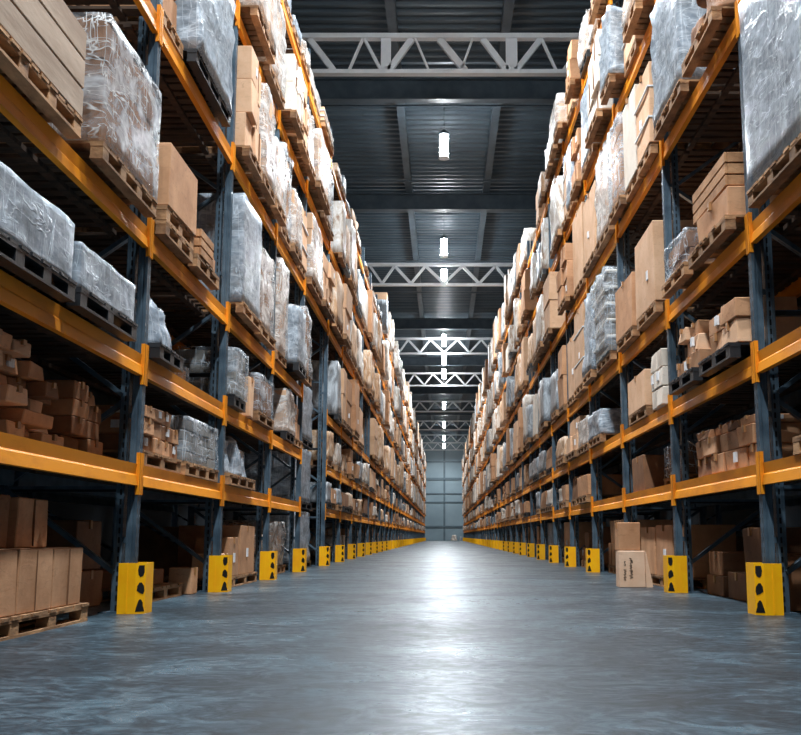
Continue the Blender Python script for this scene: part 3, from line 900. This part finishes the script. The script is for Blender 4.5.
pallet(-3.05, 10.15, LZ[3], 0.9, 1.1, 'lower wooden pallet under the big brown carton, third level, second bay, left rack')
pallet(-3.05, 10.15, LZ[3] + PH + .002, 0.9, 1.1, 'upper wooden pallet under the big brown carton, third level, second bay, left rack')
carton(-3.03, 10.15, LZ[3] + 2 * PH + .004, 0.88, 1.06, 0.62, 'big plain brown carton on two pallets, third level, second bay, left rack', 'kraft', -1, tape=False, seed=2, jit=0.01)
pallet(-2.98, 11.35, LZ[3], 0.8, 1.1, 'wooden pallet under the small crate, third level, second bay, left rack')
crate(-2.8, 11.2, LZ[3] + PH + .002, 0.45, 0.6, 0.3, 'small open brown crate on a pallet, third level, second bay, left rack', 'box_wood')
carton(-2.82, 11.72, LZ[3] + PH + .002, 0.36, 0.3, 0.2, 'small brown carton beside the small crate, third level, left rack', 'kraft', -1, seed=6)
carton(-3.5, 12.45, LZ[3] + .002, 0.9, 0.8, 0.85, 'pale carton set back beside the upright, third level, second bay, left rack', 'kraft_light', -1, seed=7, paper=2)
take(-1, 1, 4, 9.5, 12.9)
pile(-1, 1, 4, 9.58, 10.3, 2.75, 0.8, LZ[4] + PH + .004, [0.42, 0.42, 0.4], (0.6, 0.75), 'large carton', ['kraft'], 0.0, 15, 0.3, 0.01, 1.0, 0.02)
pallet(-3.15, 9.95, LZ[4], 0.9, 0.8, 'wooden pallet under the large cartons, fourth level, second bay, left rack')
pw_(-1, 1, 4, 10.4, 12.2, 2.55, 1.05, 1.38, 'grey wrapped stack over a black tray', 'wrap_grey', 'grey_card', 4, 2, pal='pallet_black', seed=33, amp=0.04)
# third bay
take(-1, 2, 0, 13.1, 16.4)
pallet(-3.25, 14.6, 0, 1.0, 2.6, 'long wooden pallet under pale cartons, third bay of the left rack')
carton(-3.2, 15.15, PH + .002, 0.85, 1.1, 0.66, 'large labelled brown carton on the floor pallet, third bay, left rack', 'kraft', -1, paper=1, seed=3)
carton(-3.0, 14.2, PH + .002, 0.45, 0.6, 0.5, 'brown carton in front of the large one, floor pallet, third bay, left rack', 'kraft', -1, paper=1, seed=4)
carton(-2.95, 13.6, PH + .002, 0.38, 0.45, 0.3, 'small pale carton nearest on the floor pallet, third bay, left rack', 'kraft_light', -1, paper=1, seed=5)
take(-1, 2, 1, 13.1, 16.4)
pallet(-3.1, 14.1, LZ[1], 0.9, 1.8, 'wooden pallet under grey bags, first level, third bay, left rack')
for k, (y, h, w) in enumerate(((13.55, 0.42, 0.5), (14.12, 0.46, 0.55), (14.7, 0.36, 0.5))):
    b = MB(); b.smooth = True
    b.shell(w, 0.5, h, 60 + k, M['wrap_grey'], 0.05, 0.16, 10, 7, taper=0.25, dome=0.05)
    tag(b.build('plastic_bag', None, (-2.98, y, LZ[1] + PH + .002)), f'crumpled grey plastic bag, {("nearest", "middle", "farthest")[k]} of three, first level, third bay, left rack', 'bag', 'grey bags, first level')
take(-1, 2, 2, 13.1, 16.4)
pw_(-1, 2, 2, 13.15, 14.0, 2.6, 0.85, 0.6, 'stack of dark cartons under clear film', 'wrap_clear', 'grey_card', 3, 1, pal='pallet_black', seed=44, amp=0.015)
carton(-2.95, 14.5, LZ[2], 0.6, 0.3, 0.55, 'narrow upright pale carton, second level, third bay, left rack', 'kraft_light', -1, seed=4)
pw_(-1, 2, 2, 14.9, 16.3, 2.62, 0.9, 0.55, 'dark bundle under clear film', 'wrap_clear', 'kraft_dark', 2, 3, seed=45, amp=0.02)
take(-1, 2, 3, 13.1, 16.4)
pw_(-1, 2, 3, 13.12, 14.45, 2.56, 0.95, 1.42, 'tall grey film-wrapped load with smooth face', 'wrap_grey', 'grey_card', 3, 2, seed=46, amp=0.012, round_=0.03, pal='pallet')
pw_(-1, 2, 3, 14.55, 15.9, 2.58, 0.95, 1.18, 'lumpy white film-wrapped load', 'wrap_white', 'kraft', 4, 2, seed=47, amp=0.045)
# open bay on the left: three film-wrapped loads stacked on black pallets
take(-1, 4, 0, 20.2, 24.2)
z = 0
for k, h in enumerate((1.05, 1.15, 1.2)):
    pallet(-3.45, 22.2, z, 1.1, 2.6, f'black pallet under the {("bottom", "middle", "top")[k]} load of the stack in the open left bay', 'pallet_black')
    wrapped(-3.45, 22.2, z + PH + .002, 1.05, 2.5, h - .03, f'{("bottom", "middle", "top")[k]} grey film-wrapped load of the tall stack in the open left bay', 'wrap_grey', 'grey_card', 3, 2, 70 + k, amp=0.03)
    z += PH + h + 0.03
for lv in (1, 2, 3): take(-1, 4, lv, 20.2, 24.2)

# ------------------------------------------------------------------ goods: right rack
take(1, 0, 0, 5.8, 9.2)
pallet(3.4, 8.3, 0, 1.0, 1.2, 'wooden pallet on the floor, nearest bay of the right rack')
carton(3.4, 8.3, PH + .002, 0.8, 1.0, 0.36, 'dark carton on the floor pallet, nearest bay of the right rack', 'kraft_dark', 1, seed=2)
carton(4.5, 8.6, 0, 0.8, 0.9, 0.7, 'dark carton in the rear, floor of the nearest bay, right rack', 'kraft_dark', 1, seed=3)
take(1, 0, 1, 5.8, 9.2)
pallet(3.2, 7.75, LZ[1], 1.0, 1.3, 'wooden pallet under labelled cartons, first level, nearest bay, right rack')
pile(1, 0, 1, 7.15, 8.4, 2.72, 0.7, LZ[1] + PH + .002, [0.2, 0.2], (0.4, 0.55), 'labelled carton', ['kraft', 'kraft_dark'], 0.1, 21, 0.6, 0.01, 2, 0.05)
take(1, 0, 2, 5.8, 9.2)
pw_(1, 0, 2, 6.9, 8.6, 2.95, 0.9, 0.72, 'brown carton load under clear film', 'wrap_clear', 'kraft_dark', 3, 2, seed=51, amp=0.02)
take(1, 0, 3, 5.8, 9.2)
pallet(3.06, 7.92, LZ[3], 1.0, 1.8, 'lower wooden pallet under the tall grey load, third level, nearest bay, right rack')
wrapped(3.06, 7.93, LZ[3] + PH + .002, 1.0, 1.8, 1.72, 'huge pale grey film-wrapped load, third level, nearest bay, right rack', 'wrap_grey', 'grey_card', 3, 2, 52, amp=0.012, round_=0.03)
# second bay
take(1, 1, 0, 9.4, 12.8)
carton(3.15, 10.35, 0, 0.5, 0.5, 0.74, 'tall dark brown open carton on the floor, second bay of the right rack', 'kraft_dark', 1, seed=2, paper=2, jit=0.02)
carton(3.15, 9.78, 0, 0.5, 0.45, 0.5, 'dark brown carton behind the first right column guard', 'kraft_dark', 1, seed=3, jit=0.02)
carton(3.35, 11.3, 0, 0.7, 0.7, 0.28, 'low dark carton in the floor row, second bay, right rack', 'kraft_dark', 1, seed=4)
carton(3.3, 12.2, 0, 0.6, 0.7, 0.22, 'lower of two dark cartons beside the second right column guard', 'kraft_dark', 1, seed=5)
carton(3.3, 12.2, 0.225, 0.56, 0.6, 0.26, 'upper of two dark cartons beside the second right column guard', 'kraft_dark', 1, seed=6)
carton(4.3, 11.0, 0, 0.8, 1.2, 0.9, 'large dark carton in the rear, second bay of the right rack', 'kraft_dark', 1, seed=7)
take(1, 1, 1, 9.4, 12.8)
pile(1, 1, 1, 9.5, 11.9, 2.72, 0.75, LZ[1] + .002, [0.2, 0.19, 0.1], (0.4, 0.7), 'loose carton', ['kraft', 'kraft', 'kraft_dark'], 0.16, 22, 0.2, 0.013, 1.2, 0.06)
take(1, 1, 2, 9.4, 12.8)
pallet(3.0, 10.15, LZ[2], 0.9, 1.2, 'near black tray pallet under loose cartons, second level, second bay, right rack', 'pallet_black')
pallet(3.0, 11.6, LZ[2], 0.9, 1.2, 'far black tray pallet under loose cartons, second level, second bay, right rack', 'pallet_black')
pile(1, 1, 2, 9.55, 10.75, 2.6, 0.7, LZ[2] + PH + .002, [0.24, 0.2], (0.42, 0.6), 'loose carton nearer', ['kraft', 'kraft', 'kraft_light'], 0.1, 23, 0.2, 0.02, 2, 0.08)
pile(1, 1, 2, 11.0, 12.2, 2.62, 0.7, LZ[2] + PH + .002, [0.2, 0.2, 0.16], (0.3, 0.5), 'loose carton farther', ['kraft', 'kraft_light'], 0.1, 24, 0.2, 0.02, 2, 0.08)
take(1, 1, 3, 9.4, 12.8)
pallet(2.98, 10.2, LZ[3], 0.9, 1.5, 'wooden pallet under the strapped box, third level, second bay, right rack')
carton(2.96, 10.05, LZ[3] + PH + .002, 0.8, 1.1, 0.3, 'lower brown carton under the slatted box, third level, second bay, right rack', 'kraft', 1, seed=4, jit=.02)
crate(2.98, 10.2, LZ[3] + PH + .31, 0.8, 1.3, 0.34, 'brown slatted wooden box on a carton, third level, second bay, right rack', 'box_wood')
pallet(2.98, 11.75, LZ[3], 0.9, 1.2, 'worn wooden pallet under dark film bundle, third level, second bay, right rack')
wrapped(2.96, 11.75, LZ[3] + PH + .002, 0.8, 1.1, 0.4, 'dark brown film-wrapped bundle, third level, second bay, right rack', 'wrap_clear', 'kraft_dark', 2, 2, 54, amp=0.04)
take(1, 1, 4, 9.4, 12.8)
pallet(2.95, 10.15, LZ[4], 0.9, 1.3, 'wooden pallet under kraft sacks, fourth level, second bay, right rack')
for k, (y, x, z, h) in enumerate(((9.78, 2.85, 0, 0.34), (10.48, 2.86, 0, 0.32), (10.1, 2.87, 0.43, 0.34))):
    b = MB(); b.smooth = True
    b.shell(0.6, 0.58, h, 80 + k, M['kraft_dark'], 0.05, 0.15, 9, 6, taper=0.12, dome=0.04)
    tag(b.build('paper_sack', None, (x, y, LZ[4] + PH + .002 + z)), f'crumpled brown paper sack, {("lower near", "lower far", "upper")[k]} one, fourth level, second bay, right rack', 'sack', 'brown sacks, fourth level')
pw_(1, 1, 4, 11.15, 12.65, 2.56, 1.0, 1.5, 'tall silver film-wrapped load', 'wrap_grey', 'grey_card', 5, 2, seed=55, amp=0.03)
wrapped(3.8, 10.2, LZ[4] + .002, 0.56, 1.2, 1.4, 'silver stack of wrapped boxes set back behind the sacks, right rack', 'wrap_grey', 'grey_card', 6, 2, 56, amp=0.012)
# third bay
take(1, 2, 0, 12.95, 16.3)
pallet(3.25, 14.6, 0, 0.9, 2.2, 'long wooden pallet under two big cartons, third bay of the right rack')
carton(3.22, 14.05, PH + .002, 0.82, 1.0, 0.66, 'big brown carton with a torn white label, floor pallet, third bay, right rack', 'kraft', 1, paper=1, seed=3, tape=True)
carton(3.22, 15.15, PH + .002, 0.82, 1.0, 0.64, 'big brown carton behind the labelled one, floor pallet, third bay, right rack', 'kraft', 1, seed=4)
take(1, 2, 1, 12.95, 16.3)
pw_(1, 2, 1, 13.3, 14.6, 2.95, 0.8, 0.42, 'shadowed film-wrapped boxes', 'wrap_clear', 'kraft_dark', 2, 3, seed=57, amp=0.02)
carton(3.1, 15.4, LZ[1], 0.7, 0.9, 0.5, 'dark carton, far end of first level, third bay, right rack', 'kraft_dark', 1, seed=5)
take(1, 2, 2, 12.95, 16.3)
for r in range(3):
    for c in range(2):
        carton(2.9, 13.12 + c * 0.36 + 0.18 - 0.1, LZ[2] + .002 + r * 0.24, 0.5, 0.32, 0.232, f'{("bottom", "middle", "top")[r]} {("near", "far")[c]} cream carton of the stack, second level, third bay, right rack', 'cream', 1, tape=False, paper=(1 if r == 1 else 0), seed=r * 3 + c, jit=0.015)
pc_(1, 2, 2, 14.3, 15.7, 2.68, 0.8, 0.5, 'wide tan carton', 'kraft_light', n=1)
take(1, 2, 3, 12.95, 16.3)
pc_(1, 2, 3, 13.05, 14.4, 2.6, 0.9, 1.05, 'big plain tan carton with a white tag', 'kraft_light', paper=1, tape=False, jit=0.01)
pc_(1, 2, 3, 14.7, 16.1, 2.6, 0.9, 0.8, 'brown carton beside the plain one', 'kraft')
take(1, 2, 4, 12.95, 16.3)
pc_(1, 2, 4, 13.05, 14.0, 2.6, 0.8, 1.1, 'tall tan carton banded with white straps', 'kraft_light', paper=1, strap=True)
pc_(1, 2, 4, 14.1, 15.1, 2.6, 0.85, 1.25, 'tall cream carton without straps', 'cream')
pw_(1, 2, 4, 15.2, 16.3, 2.56, 0.9, 1.3, 'grey film-wrapped carton stack', 'wrap_clear', 'kraft', 5, 1, seed=58, amp=0.03)
# fourth bay: a wrapped stack of trays, third level
take(1, 3, 3, 16.5, 19.9)
pallet(3.1, 17.5, LZ[3], 1.0, 1.6, 'white-edged pallet under the stacked trays, third level, fourth bay, right rack')
t = empty('wrapped_load', (3.05, 17.5, LZ[3] + PH + .002)); tag(t, 'film-wrapped stack of silver trays, third level, fourth bay, right rack', 'wrapped load')
for k in range(5):
    b = MB(); z = k * 0.27
    b.cbox(-.46, .46, -.74, .74, z, z + 0.2, 0.02, M['grey_card']); b.cbox(-.5, .5, -.78, .78, z + 0.2, z + 0.262, 0.02, M['cream']); b.build('tray', t)
b = MB(); b.smooth = True; b.shell(1.06, 1.64, 1.38, 91, M['wrap_clear'], 0.03, 0.08, 11, 9); b.build('stretch_film', t)
pw_(1, 3, 3, 18.6, 19.85, 2.55, 0.9, 1.5, 'tall sagging grey film bundle', 'wrap_grey', 'grey_card', 4, 2, seed=59, amp=0.07, taper=0.15)

# two cartons stacked at the aisle edge in front of the third right upright
carton(2.45, 14.15, 0, 0.34, 0.28, 0.47, 'pale tan carton on the aisle floor with hand-drawn marks, flap leaning out', 'pale_tan', 1, tape=False, seed=1, jit=0.004)
low = bpy.data.objects[[o.name for o in bpy.data.objects if o.get('label', '').startswith('pale tan carton on the aisle floor')][0]]
b = MB()
b.prism([(0.172, 0.46), (0.18, 0.46), (0.262, 0.012), (0.25, 0.002), (0.172, 0.002)], -0.139, -0.133, 'y', M['pale_tan']); b.build('side_flap', low)
b = MB()
rng = random.Random(5)
for (x0, z0, n, st, ln) in ((-0.02, 0.12, 9, 0.032, 0.05), (-0.1, 0.1, 5, 0.032, 0.035), (-0.1, 0.29, 2, 0.04, 0.04)):
    b = MB(); pv = None
    for k in range(n):
        zc = z0 + k * st; a = rng.uniform(.4, 1) * ln / 2; c = rng.uniform(.4, 1) * ln / 2
        p, q = (x0 - a, -0.1455, zc), (x0 + c, -0.1455, zc + rng.uniform(-.01, .016))
        if pv: b.bar(pv, p, 0.005, 0.003, M['ink'], up=(0, 1, 0))
        b.bar(p, q, 0.006, 0.003, M['ink'], up=(0, 1, 0)); pv = q
    b.build('handwritten_word', low)
carton(2.42, 14.16, 0.475, 0.29, 0.26, 0.36, 'brown carton standing on the pale marked carton at the aisle edge', 'kraft', 1, seed=2, jit=0.006, rz=0.03)

# ------------------------------------------------------------------ goods: the rest of the racks
NEAR_BAYS = 5            # loads with film over real goods and pallets with parts
CARTON_BAYS = 10
IND_BAYS = 18            # beyond this bay the goods are one mass per kind
far_mass = {k: MB() for k in ('carton', 'wrapped', 'pallet')}
for mb in far_mass.values(): pass
def random_load(s, bay, lev, y0, y1, posn, rng):
    z = LZ[lev]; d = y1 - y0
    clear = CLEAR[lev] - PH - 0.06
    if lev == 6:
        if s < 0 and bay < 11: h = rng.uniform(0.15, 0.4)
        elif s < 0: h = rng.uniform(0.9, 2.0)
        else: h = rng.uniform(0.5, 0.95) if bay < 7 else rng.uniform(1.0, 2.0)
    else:
        h = clear * rng.uniform(0.55, 0.98)
    xf = rng.uniform(2.44, 2.66) if lev >= 3 else (rng.uniform(2.6, 2.75) if lev else rng.uniform(2.85, 3.0))
    if lev == 6 and s < 0 and bay < 11: xf = rng.uniform(2.62, 2.72)
    w = rng.uniform(0.8, 1.0)
    xc, yc = s * (xf + w / 2), (y0 + y1) / 2
    sd = (bay * 131 + lev * 17 + int(y0 * 13)) * (3 if s > 0 else 5)
    place = f'{posn} of the {ORD[min(bay, 25)]} {SIDE[s]} bay, {LEV[lev]} level' if lev else f'on the floor, {posn} of the {ORD[min(bay, 25)]} {SIDE[s]} bay'
    r = rng.random()
    near = bay < NEAR_BAYS
    pal_black = rng.random() < 0.12
    wrap_it = r < (0.76 if lev >= 5 else 0.62 if lev >= 3 else 0.42)
    if bay >= IND_BAYS or (bay >= CARTON_BAYS and not wrap_it):
        zz = z
        if lev and rng.random() < .75:
            b = far_mass['pallet']; b.box(xc - w / 2, xc + w / 2, y0, y1, z + .02, z + PH - .02, M['pallet']); zz += PH
        if wrap_it:
            b = far_mass['wrapped']; b.cbox(xc - w / 2, xc + w / 2, y0, y1, zz, zz + h, 0.06, M[rng.choice(['far_white', 'far_white', 'far_grey', 'far_tan'])], 0.028, rng)
        else:
            b = far_mass['carton']; n = rng.choice((1, 1, 2, 3)); m = M[rng.choice(['kraft', 'kraft_light', 'cream', 'kraft'])]
            for k in range(n):
                o = rng.uniform(0, .06)
                b.cbox(xc - w / 2 + o, xc + w / 2 - o, y0 + o, y1 - o, zz + h * k / n + .005, zz + h * (k + 1) / n, 0.01, m, 0.02, rng)
        return
    if bay < 11:
        pallet(xc, yc, z, w, d, f'{"black" if pal_black else "wooden"} pallet, {place}', 'pallet_black' if pal_black else 'pallet', detail=near)
        z += PH + .002
    else:
        # further off pallets are only a dark line
        pass
    rr = rng.random()
    if wrap_it:
        kind = rng.choice(['white', 'white', 'grey', 'tan'] if lev >= 4 else ['grey', 'grey', 'white', 'tan'])
        word = {'white': 'white film-wrapped load', 'grey': 'grey film-wrapped load', 'tan': 'tan load under streaky film'}[kind]
        if near:
            wrapped(xc, yc, z, w, d, h, f'{word}, {place}', {'white': 'wrap_white', 'grey': 'wrap_grey', 'tan': 'wrap_streak'}[kind], {'white': 'kraft_light', 'grey': 'grey_card', 'tan': 'kraft'}[kind], max(2, int(h / .32)), rng.choice((1, 2)), sd, amp=rng.choice((.02, .035, .05)), taper=rng.choice((0, 0, .08)))
        else:
            wrapped(xc, yc, z, w, d, h, f'{word}, {place}', 'far_' + kind, seed=sd, near=False, amp=rng.choice((.03, .045)), taper=rng.choice((0, 0, .06)))
    else:
        mats = ['kraft', 'kraft_light', 'cream', 'kraft_light'] if lev >= 3 else (['kraft', 'kraft_dark', 'kraft'] if lev < 2 else ['kraft', 'kraft_light', 'kraft'])
        m = rng.choice(mats)
        n = 1 if (h < .5 or rr < (.35 if bay < 8 else .6)) else 2
        hh = h / n
        if near and n == 2:
            rows = 3 if h > 1.0 else 2
            for k in range(rows):
                for q in range(2):
                    lay = ('bottom', 'middle' if rows == 3 else 'top', 'top')[k]
                    o = rng.uniform(0, .05)
                    carton(xc + s * o, yc + (q - .5) * d / 2, z + k * (h / rows + .002), w - 2 * o, d / 2 - .03, h / rows, f'{lay} {("near", "far")[q]} {COL[m]} carton, {place}', m, s, tape=False, seam=rng.random() < .4, paper=(1 if rng.random() < .4 else 0), seed=sd + k * 2 + q, jit=0.012, rz=rng.uniform(-.015, .015))
            n = 0
        for k in range(n):
            o = rng.uniform(0, .05)
            lay = '' if n == 1 else ('lower ' if k == 0 else 'upper ')
            word = f'{lay}{COL[m]} carton'
            carton(xc + s * o * .5, yc, z + k * (hh + .002), w - o, d - o, hh, f'{word}, {place}', m, s, tape=near, strap=(near and rng.random() < .4), paper=(1 if rng.random() < .35 and bay < 8 else 0), seed=sd + k, jit=0.02 if bay < 9 else 0.03)

for bay in range(0, 41):
    for s in (-1, 1):
        P = POST[s]
        if bay + 1 >= len(P): continue
        for lev in range(0, 7):
            if bay == 0 and lev > 3: continue            # above the frame
            if bay == 1 and lev > 4: continue
            if bay == 2 and lev > 5 : continue
            if (s, bay, lev) in USED: continue
            rng = random.Random(bay * 1009 + lev * 37 + (5 if s > 0 else 0))
            a, c = P[bay] + 0.09, P[bay + 1] - 0.09
            n = rng.choice((3, 3, 2)) if lev >= 3 else rng.choice((2, 3))
            if bay >= 11: n = 2 if bay < IND_BAYS and rng.random() < .5 else 3
            names = {2: ('near end', 'far end'), 3: ('near end', 'middle', 'far end')}[n]
            L = (c - a) / n
            for k in range(n):
                skip = (0.08 if lev >= 3 else 0.22) if bay < 5 else (0.15 if lev >= 3 else 0.32)
                if rng.random() < skip: continue
                g0, g1 = rng.uniform(0.02, 0.12), rng.uniform(0.02, 0.12)
                random_load(s, bay, lev, a + k * L + g0, a + (k + 1) * L - g1, names[k], rng)
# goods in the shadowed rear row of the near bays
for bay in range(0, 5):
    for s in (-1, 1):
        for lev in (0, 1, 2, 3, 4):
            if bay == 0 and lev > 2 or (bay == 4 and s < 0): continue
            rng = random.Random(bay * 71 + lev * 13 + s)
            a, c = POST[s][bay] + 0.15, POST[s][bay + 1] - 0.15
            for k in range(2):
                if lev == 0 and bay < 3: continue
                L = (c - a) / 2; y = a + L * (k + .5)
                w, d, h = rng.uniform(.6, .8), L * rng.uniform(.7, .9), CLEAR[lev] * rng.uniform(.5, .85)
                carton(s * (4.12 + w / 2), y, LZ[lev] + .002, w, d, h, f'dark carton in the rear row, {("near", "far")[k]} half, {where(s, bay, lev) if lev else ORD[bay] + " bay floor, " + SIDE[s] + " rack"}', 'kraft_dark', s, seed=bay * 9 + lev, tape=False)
for k, nm, lab, cat in (('carton', 'distant_cartons', 'mass of cartons far down both racks by the end wall', 'cartons'), ('wrapped', 'distant_wrapped_loads', 'mass of film-wrapped loads far down both racks by the end wall', 'wrapped loads'), ('pallet', 'distant_pallets', 'mass of wooden pallets far down both racks by the end wall', 'pallets')):
    if far_mass[k].v:
        tag(far_mass[k].build(nm), lab, cat, kind='stuff')

# the right-hand rack and all that stands on it sit a hand's breadth further out
RR.location.x = 0.06
for o in bpy.data.objects:
    if o.parent is None and o.get('category') in ('carton', 'pallet', 'wrapped load', 'crate', 'sack', 'bag') and o.location.x > 2.47:
        o.location.x += 0.06
    elif o.get('category') == 'column guard' and 'right' in o['label']:
        o.location.x = 0.06
# small white bundles by the end wall
for k, (x, w, h) in enumerate(((1.45, 0.9, 0.75), (2.4, 0.5, 0.5))):
    b = MB(); b.smooth = True; b.shell(w, 0.7, h, 300 + k, M['far_white'] if k == 0 else M['far_grey'], 0.06, 0.2, 8, 5, taper=.3, dome=.05)
    tag(b.build('bundle', None, (x, FAR - 3.5, 0)), ('white bundle on the floor at the far end of the aisle', 'grey bundle beside the white one at the far end of the aisle')[k], 'bundle')

# ------------------------------------------------------------------ camera, world, view
F = 1060.0
cam = bpy.data.cameras.new('camera')
cam.sensor_width = 36.0; cam.sensor_fit = 'HORIZONTAL'
cam.lens = 36.0 * F / 801.0
cam.shift_x = -(444.0 - 400.5) / 801.0
cam.clip_start = 0.05; cam.clip_end = 400
co = bpy.data.objects.new('camera', cam); C.objects.link(co)
co.location = (0, 0, CAM_H)
co.rotation_euler = (PI / 2 + math.atan(168.5 / F), 0, 0)
bpy.context.scene.camera = co
w = bpy.data.worlds.new('world'); bpy.context.scene.world = w; w.use_nodes = True
w.node_tree.nodes['Background'].inputs[0].default_value = (0.5, 0.6, 0.7, 1)
w.node_tree.nodes['Background'].inputs[1].default_value = 0.05
sc = bpy.context.scene
sc.view_settings.view_transform = 'Standard'
sc.view_settings.look = 'None'
sc.view_settings.exposure = 0.2
sc.view_settings.gamma = 1.0
sc.view_settings.use_curve_mapping = False
sc.cycles.max_bounces = 10
sc.cycles.transparent_max_bounces = 12
sc.cycles.diffuse_bounces = 5
sc.cycles.sample_clamp_indirect = 6.0
